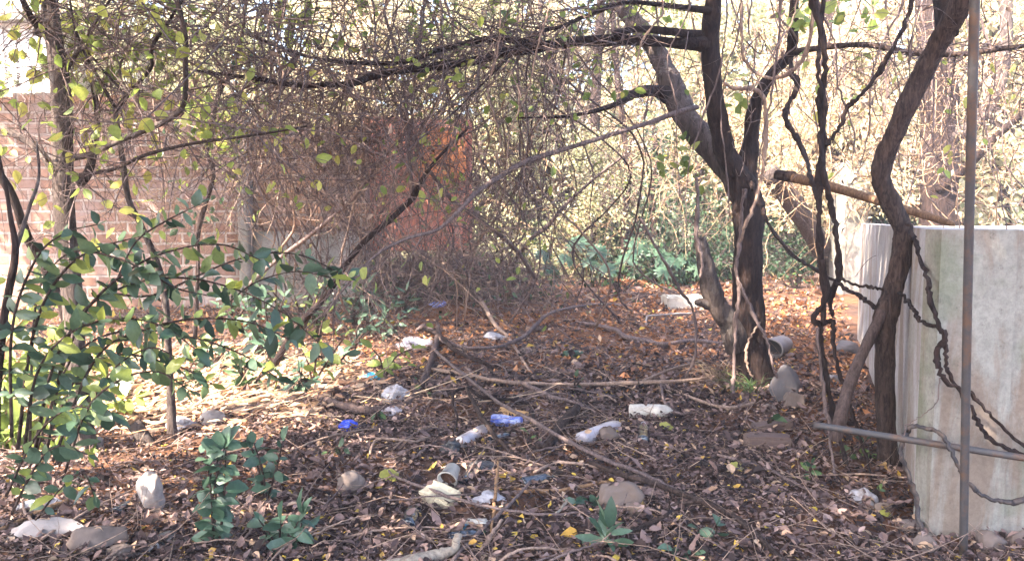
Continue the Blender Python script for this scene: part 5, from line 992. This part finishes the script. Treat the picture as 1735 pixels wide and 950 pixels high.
def rbox(label, px, py, dims, yaw, mname, name, cat, seed=0, pitch=0.0, lift=0.0, roll=0.0, amp=0.02, bev=0.12):
    """dims in photo pixels at that depth: length, depth, height; px, py bottom centre"""
    b = G(px, py); s = b[1]/F; L, D, Hh = [d*s for d in dims]
    bm = bmesh.new(); bmesh.ops.create_cube(bm, size=1.0); bmesh.ops.scale(bm, vec=(L, D, Hh), verts=bm.verts)
    bmesh.ops.bevel(bm, geom=bm.edges[:], offset=min(L, D, Hh)*bev, segments=2, affect='EDGES'); bmesh.ops.subdivide_edges(bm, edges=bm.edges[:], cuts=2, use_grid_fill=True)
    bmesh.ops.triangulate(bm, faces=bm.faces[:])
    vs = np.array([list(v.co) for v in bm.verts]); m = min(L, D, Hh)
    vs = vs+np.array([[amp*m*4*noise.noise(Vector(p)*(3/max(L, .01))+Vector((seed, i, 0))) for i in range(3)] for p in vs])
    ax = np.array((math.cos(yaw)*math.cos(pitch), math.sin(yaw)*math.cos(pitch), math.sin(pitch))); up = np.array((math.sin(roll)*math.sin(yaw), -math.sin(roll)*math.cos(yaw), 1))
    c = b+np.array((0, D*0.4, Hh*0.45+lift)); mb = MB(); mb.add(place(vs, c, ax, up), None, [[v.index for v in f.verts] for f in bm.faces]); bm.free()
    return tag(mb.build(name, M[mname], smooth=False), label, cat)
rbox('weathered cream foam block lying beside the white pot', 745, 858, (62, 44, 24), -0.5, 'foam', 'foam_block', 'foam block', 2, pitch=-.18, roll=.3, amp=.06)
rbox('dark stained brick upper of the two right of the white bottle', 1312, 732, (66, 30, 16), .15, 'brick_dark', 'brick', 'brick', 3, pitch=.15, amp=.04)
rbox('dark stained brick lower of the two right of the white bottle', 1304, 762, (78, 34, 24), -.06, 'brick_dark', 'brick', 'brick', 4, amp=.04)
rbox('blue wrapper box lying in front of the orange board', 857, 722, (54, 24, 14), -.12, 'blue_wrap', 'carton', 'carton', 5, pitch=-.05, roll=.2, amp=.06)
rbox('orange brown board leaning behind the blue wrapper box', 868, 709, (52, 30, 5), -.25, 'orange_wood', 'board', 'board', 6, roll=.5, pitch=-.12)
rbox('white and blue carton lying at the bottom centre', 806, 900, (38, 22, 18), -.15, 'white_plastic', 'carton', 'carton', 7, amp=.06)
rbox('small blue end flap scrap left of the white carton', 792, 900, (10, 20, 14), -.15, 'cyan', 'scrap', 'scrap', 8, amp=.06)
rbox('white foam block lying behind the snag of the twin trunk', 1160, 522, (64, 40, 22), .12, 'white_plastic', 'foam_block', 'foam block', 9, amp=.04)
rbox('pale board piece in sun beside the sapling trunk', 270, 700, (60, 30, 8), .3, 'orange_wood', 'board', 'board', 10, roll=.3)
rbox('bleached board scrap in the sunlit litter', 505, 700, (70, 44, 6), .4, 'log', 'board', 'board', 12, roll=.2)
rbox('pale blue packet at the bottom left by the dark rag', 248, 938, (36, 18, 10), .55, 'bag', 'packet', 'packet', 14, pitch=.3, amp=.06)
for px, py, w, yw in ((1240, 742, 44, .3), (995, 850, 36, -.3), (1225, 830, 30, .1), (905, 560, 30, .2)):
    rbox('flat weathered bark piece in the leaf litter', px, py, (w, w*.5, 7), yw, 'plank', 'bark_piece', 'bark', int(px), amp=.06)['group'] = 'flat bark pieces in the leaf litter'
# white plastic pipe bit
pt = thing('pipe_elbow', 'thin white plastic pipe with a bent end lying below the white foam block', 'pipe', G(1130, 540))
mb = MB(); tube(mb, [G(1094, 552, .01), G(1095, 540, .05), G(1098, 535, .08), G(1110, 534, .08), G(1150, 531, .06), G(1172, 531, .05)], [0.013]*6, 8, 4); mb.build('pipe', M['stone_pale'], pt)
# pot and bucket
pot = thing('pot', 'white plastic pot lying open end forward above the foam block', 'pot', G(752, 822))
a = G(758, 812, .06); ax = unit(np.array((-0.25, -0.85, -0.35))); s = a[1]/F
v, q = lathe([(-.9*34*s, .001), (-.9*34*s, 13*s), (0, 17*s), (0, 18.5*s), (1.5*s, 18.5*s), (1.5*s, 16*s), (-.8*34*s, 12*s), (-.8*34*s, .001)], 24, 0.95); mb = MB(); mb.add(place(v, a, ax), q); mb.build('body', M['white_plastic'], pot)
v, q = lathe([(-6*s, .001), (-6*s, 14.5*s)], 24, .9); mb = MB(); mb.add(place(v, a, ax), q[:, ::-1]); mb.build('soil', M['ground'], pot)
bk_ = thing('bucket', 'broken whitish bucket lying on its side right of the twin trunk', 'bucket', G(1320, 605))
a = G(1306, 590, .1); s = a[1]/F; ax = unit(np.array((-0.75, -0.62, -0.12)))
v, q = lathe([(-46*s, .001), (-46*s, 15*s), (-40*s, 19*s), (0, 23*s), (0, 25*s), (2*s, 25*s), (2*s, 22*s), (-38*s, 17*s), (-38*s, .001)], 26, 0.72, .12, 4); mb = MB(); mb.add(place(v, a, ax), q); mb.build('body', M['stone_pale'], bk_)
v, q = lathe([(-14*s, .001), (-14*s, 19*s)], 26, .7); mb = MB(); mb.add(place(v, a, ax), q[:, ::-1]); mb.build('soil', M['black'], bk_)
# leaves blown over and against the rubbish
mb = MB(); pl_ = []; zz_ = []
for o in [o for o in COL.objects if o.name.split('.')[0] in ('bottle', 'plastic_bag', 'wrapper', 'foam_block', 'carton', 'rock', 'rag', 'brick', 'packet', 'pot', 'board')]:
    ms = [o] if o.type == 'MESH' else [c for c in o.children if c.type == 'MESH']
    w = np.vstack([np.array([v.co for v in m_.data.vertices])+wloc(m_) for m_ in ms]); lo, hi = w.min(0), w.max(0)
    for _ in range(16):
        a = rng.uniform(0, 6.283); p = (lo+hi)/2+np.array((math.cos(a)*(hi[0]-lo[0])*.55, math.sin(a)*(hi[1]-lo[1])*.6, 0)); p[2] = float(hgt(p[0], p[1]))+rng.uniform(.015, .05); pl_.append(p)
    for _ in range(2): pl_.append(w[np.argmax(w[:, 2]+rng.normal(0, .02, len(w)))]+np.array((0, 0, .004)))
n = len(pl_); l = rng.uniform(.025, .06, n)
leaves(mb, pl_, unit(rng.normal(0, 1, (n, 3))*np.array((1, 1, .35))), unit(rng.normal(0, .4, (n, 3))+np.array((0, 0, 1))), l, l*.65, np.where(rng.uniform(0, 1, n) > .8, .85, rng.uniform(.1, .5, n)), fold=rng.uniform(-.2, .8, n), curl=rng.uniform(-.5, .5, n))
tag(mb.build('leaf_litter', M['litter'], smooth=False), 'brown fallen leaves blown against the rubbish and stones', 'fallen leaves', kind='stuff')
# large yellow leaves one can tell apart
for px, py, d, lb in ((656, 806, 36, 'large bright yellow leaf lying left of the foam block'), (1127, 722, 24, 'bright yellow leaf below the white bottle'), (1247, 790, 24, 'yellow leaf in the litter below the dark bricks'),
                      (795, 520, 22, 'yellow leaf beside the dark blue bag at the heap foot'), (1500, 870, 20, 'yellow leaf right of the white packet'), (1462, 905, 22, 'yellow leaf below the white packet')):
    c = G(px, py, .03); mb = MB(); l = d/F*c[1]; leaves(mb, [c-np.array((l*.4, 0, 0))]*2, [(1, .15, 0), (0.8, .6, 0.1)], [(0.1, -.5, 1), (0, -.6, 1)], [l*1.1, l*0.9], [l*.9, l*.6], [.8, .9], fold=.15)
    tag(mb.build('yellow_leaf', M['leaf_yellow']), lb, 'leaf')

# ------------------------------------------------------------------ unseen tall trees left of and behind the viewpoint, added to shade the yard
def shade_tree(label, x, y, h, cx, cy, rx, ry, z0, z1, n, seed):
    global rng
    keep = rng; rng = np.random.default_rng(seed)
    o = thing('shade_tree', label, 'tree', (x, y, 0)); mb = MB(); c, r = tube(mb, [(x, y, -.1), (x+.1*(cx-x), y+.1*(cy-y), h*.35), (x+.35*(cx-x), y+.35*(cy-y), h*.7), (x+.7*(cx-x), y+.7*(cy-y), h)], [.24, .19, .15, .07], 12, 6, .08)
    mb.build('trunk', M['bark'], o); mb = MB(); tips = []
    for i in range(34):
        e = np.array((cx+rng.uniform(-1, 1)*rx, cy+rng.uniform(-1, 1)*ry, rng.uniform(z0, z1))); b = c[rng.integers(int(len(c)*.5), len(c))]
        cc, _ = tube(mb, [b, (b+e)/2+rng.normal(0, .25, 3), e], [.05, .03, .008], 5, 6, .05, rng.uniform()); tips += [(q, unit(e-b)) for q in cc]
    tag(mb.build('branches', M['bark'], o), kind='stuff')
    a = rng.uniform(0, 6.283, n); rr = np.sqrt(rng.uniform(0, 1, n)); p = np.stack([cx+rr*np.cos(a)*rx, cy+rr*np.sin(a)*ry, rng.uniform(z0, z1, n)], -1)
    cl = np.array([noise.noise(Vector(q)*0.9+Vector((seed, 0, 0))) for q in p]); p = p[cl > -0.22]; n = len(p)
    l = rng.uniform(.14, .24, n); mb = MB(); leaves(mb, p, unit(rng.normal(0, 1, (n, 3))*np.array((1, 1, .4))), unit(rng.normal(0, .5, (n, 3))+np.array((0, 0, 1))), l, l*.6, rng.uniform(0, .8, n), simple=True)
    tag(mb.build('crown', M['leaf_mid'], o), kind='stuff'); rng = keep; return o
shade_tree('tall leafy unseen tree placed left of the viewpoint for its shade', -6.8, -2.0, 6.0, -5.6, -1.3, 2.8, 1.9, 4.6, 6.4, 6500, 51)
shade_tree('tall leafy unseen tree placed to shade the middle of the yard from above', -5.6, 2.2, 6.0, -1.9, 3.2, 3.0, 4.3, 4.6, 7.0, 17000, 53)
shade_tree('tall leafy unseen tree placed just behind the viewpoint for its shade', -1.6, -3.2, 6.0, 0.0, 0.4, 3.6, 3.0, 4.6, 6.6, 10500, 57)
shade_tree('tall leafy unseen tree placed to shade the brick wall at left', -10.5, 7.2, 6.4, -6.2, 8.8, 4.6, 2.4, 4.7, 7.6, 17000, 59)

# ------------------------------------------------------------------ haze box added to lay a soft glow over the yard
mb = MB(); box(mb, (-45, -14, -1.2), (45, 48, 14)); hz = mb.build('haze', None, smooth=False); tag(hz, kind='stuff')
m = bpy.data.materials.new('added glow haze'); m.use_nodes = True; t = m.node_tree; t.nodes.clear(); o = t.nodes.new('ShaderNodeOutputMaterial'); v = t.nodes.new('ShaderNodeVolumePrincipled')
v.inputs['Color'].default_value = (0.92, 0.90, 0.95, 1); v.inputs['Density'].default_value = 0.0035; v.inputs['Anisotropy'].default_value = 0.2; t.links.new(v.outputs[0], o.inputs['Volume']); hz.data.materials.append(m)
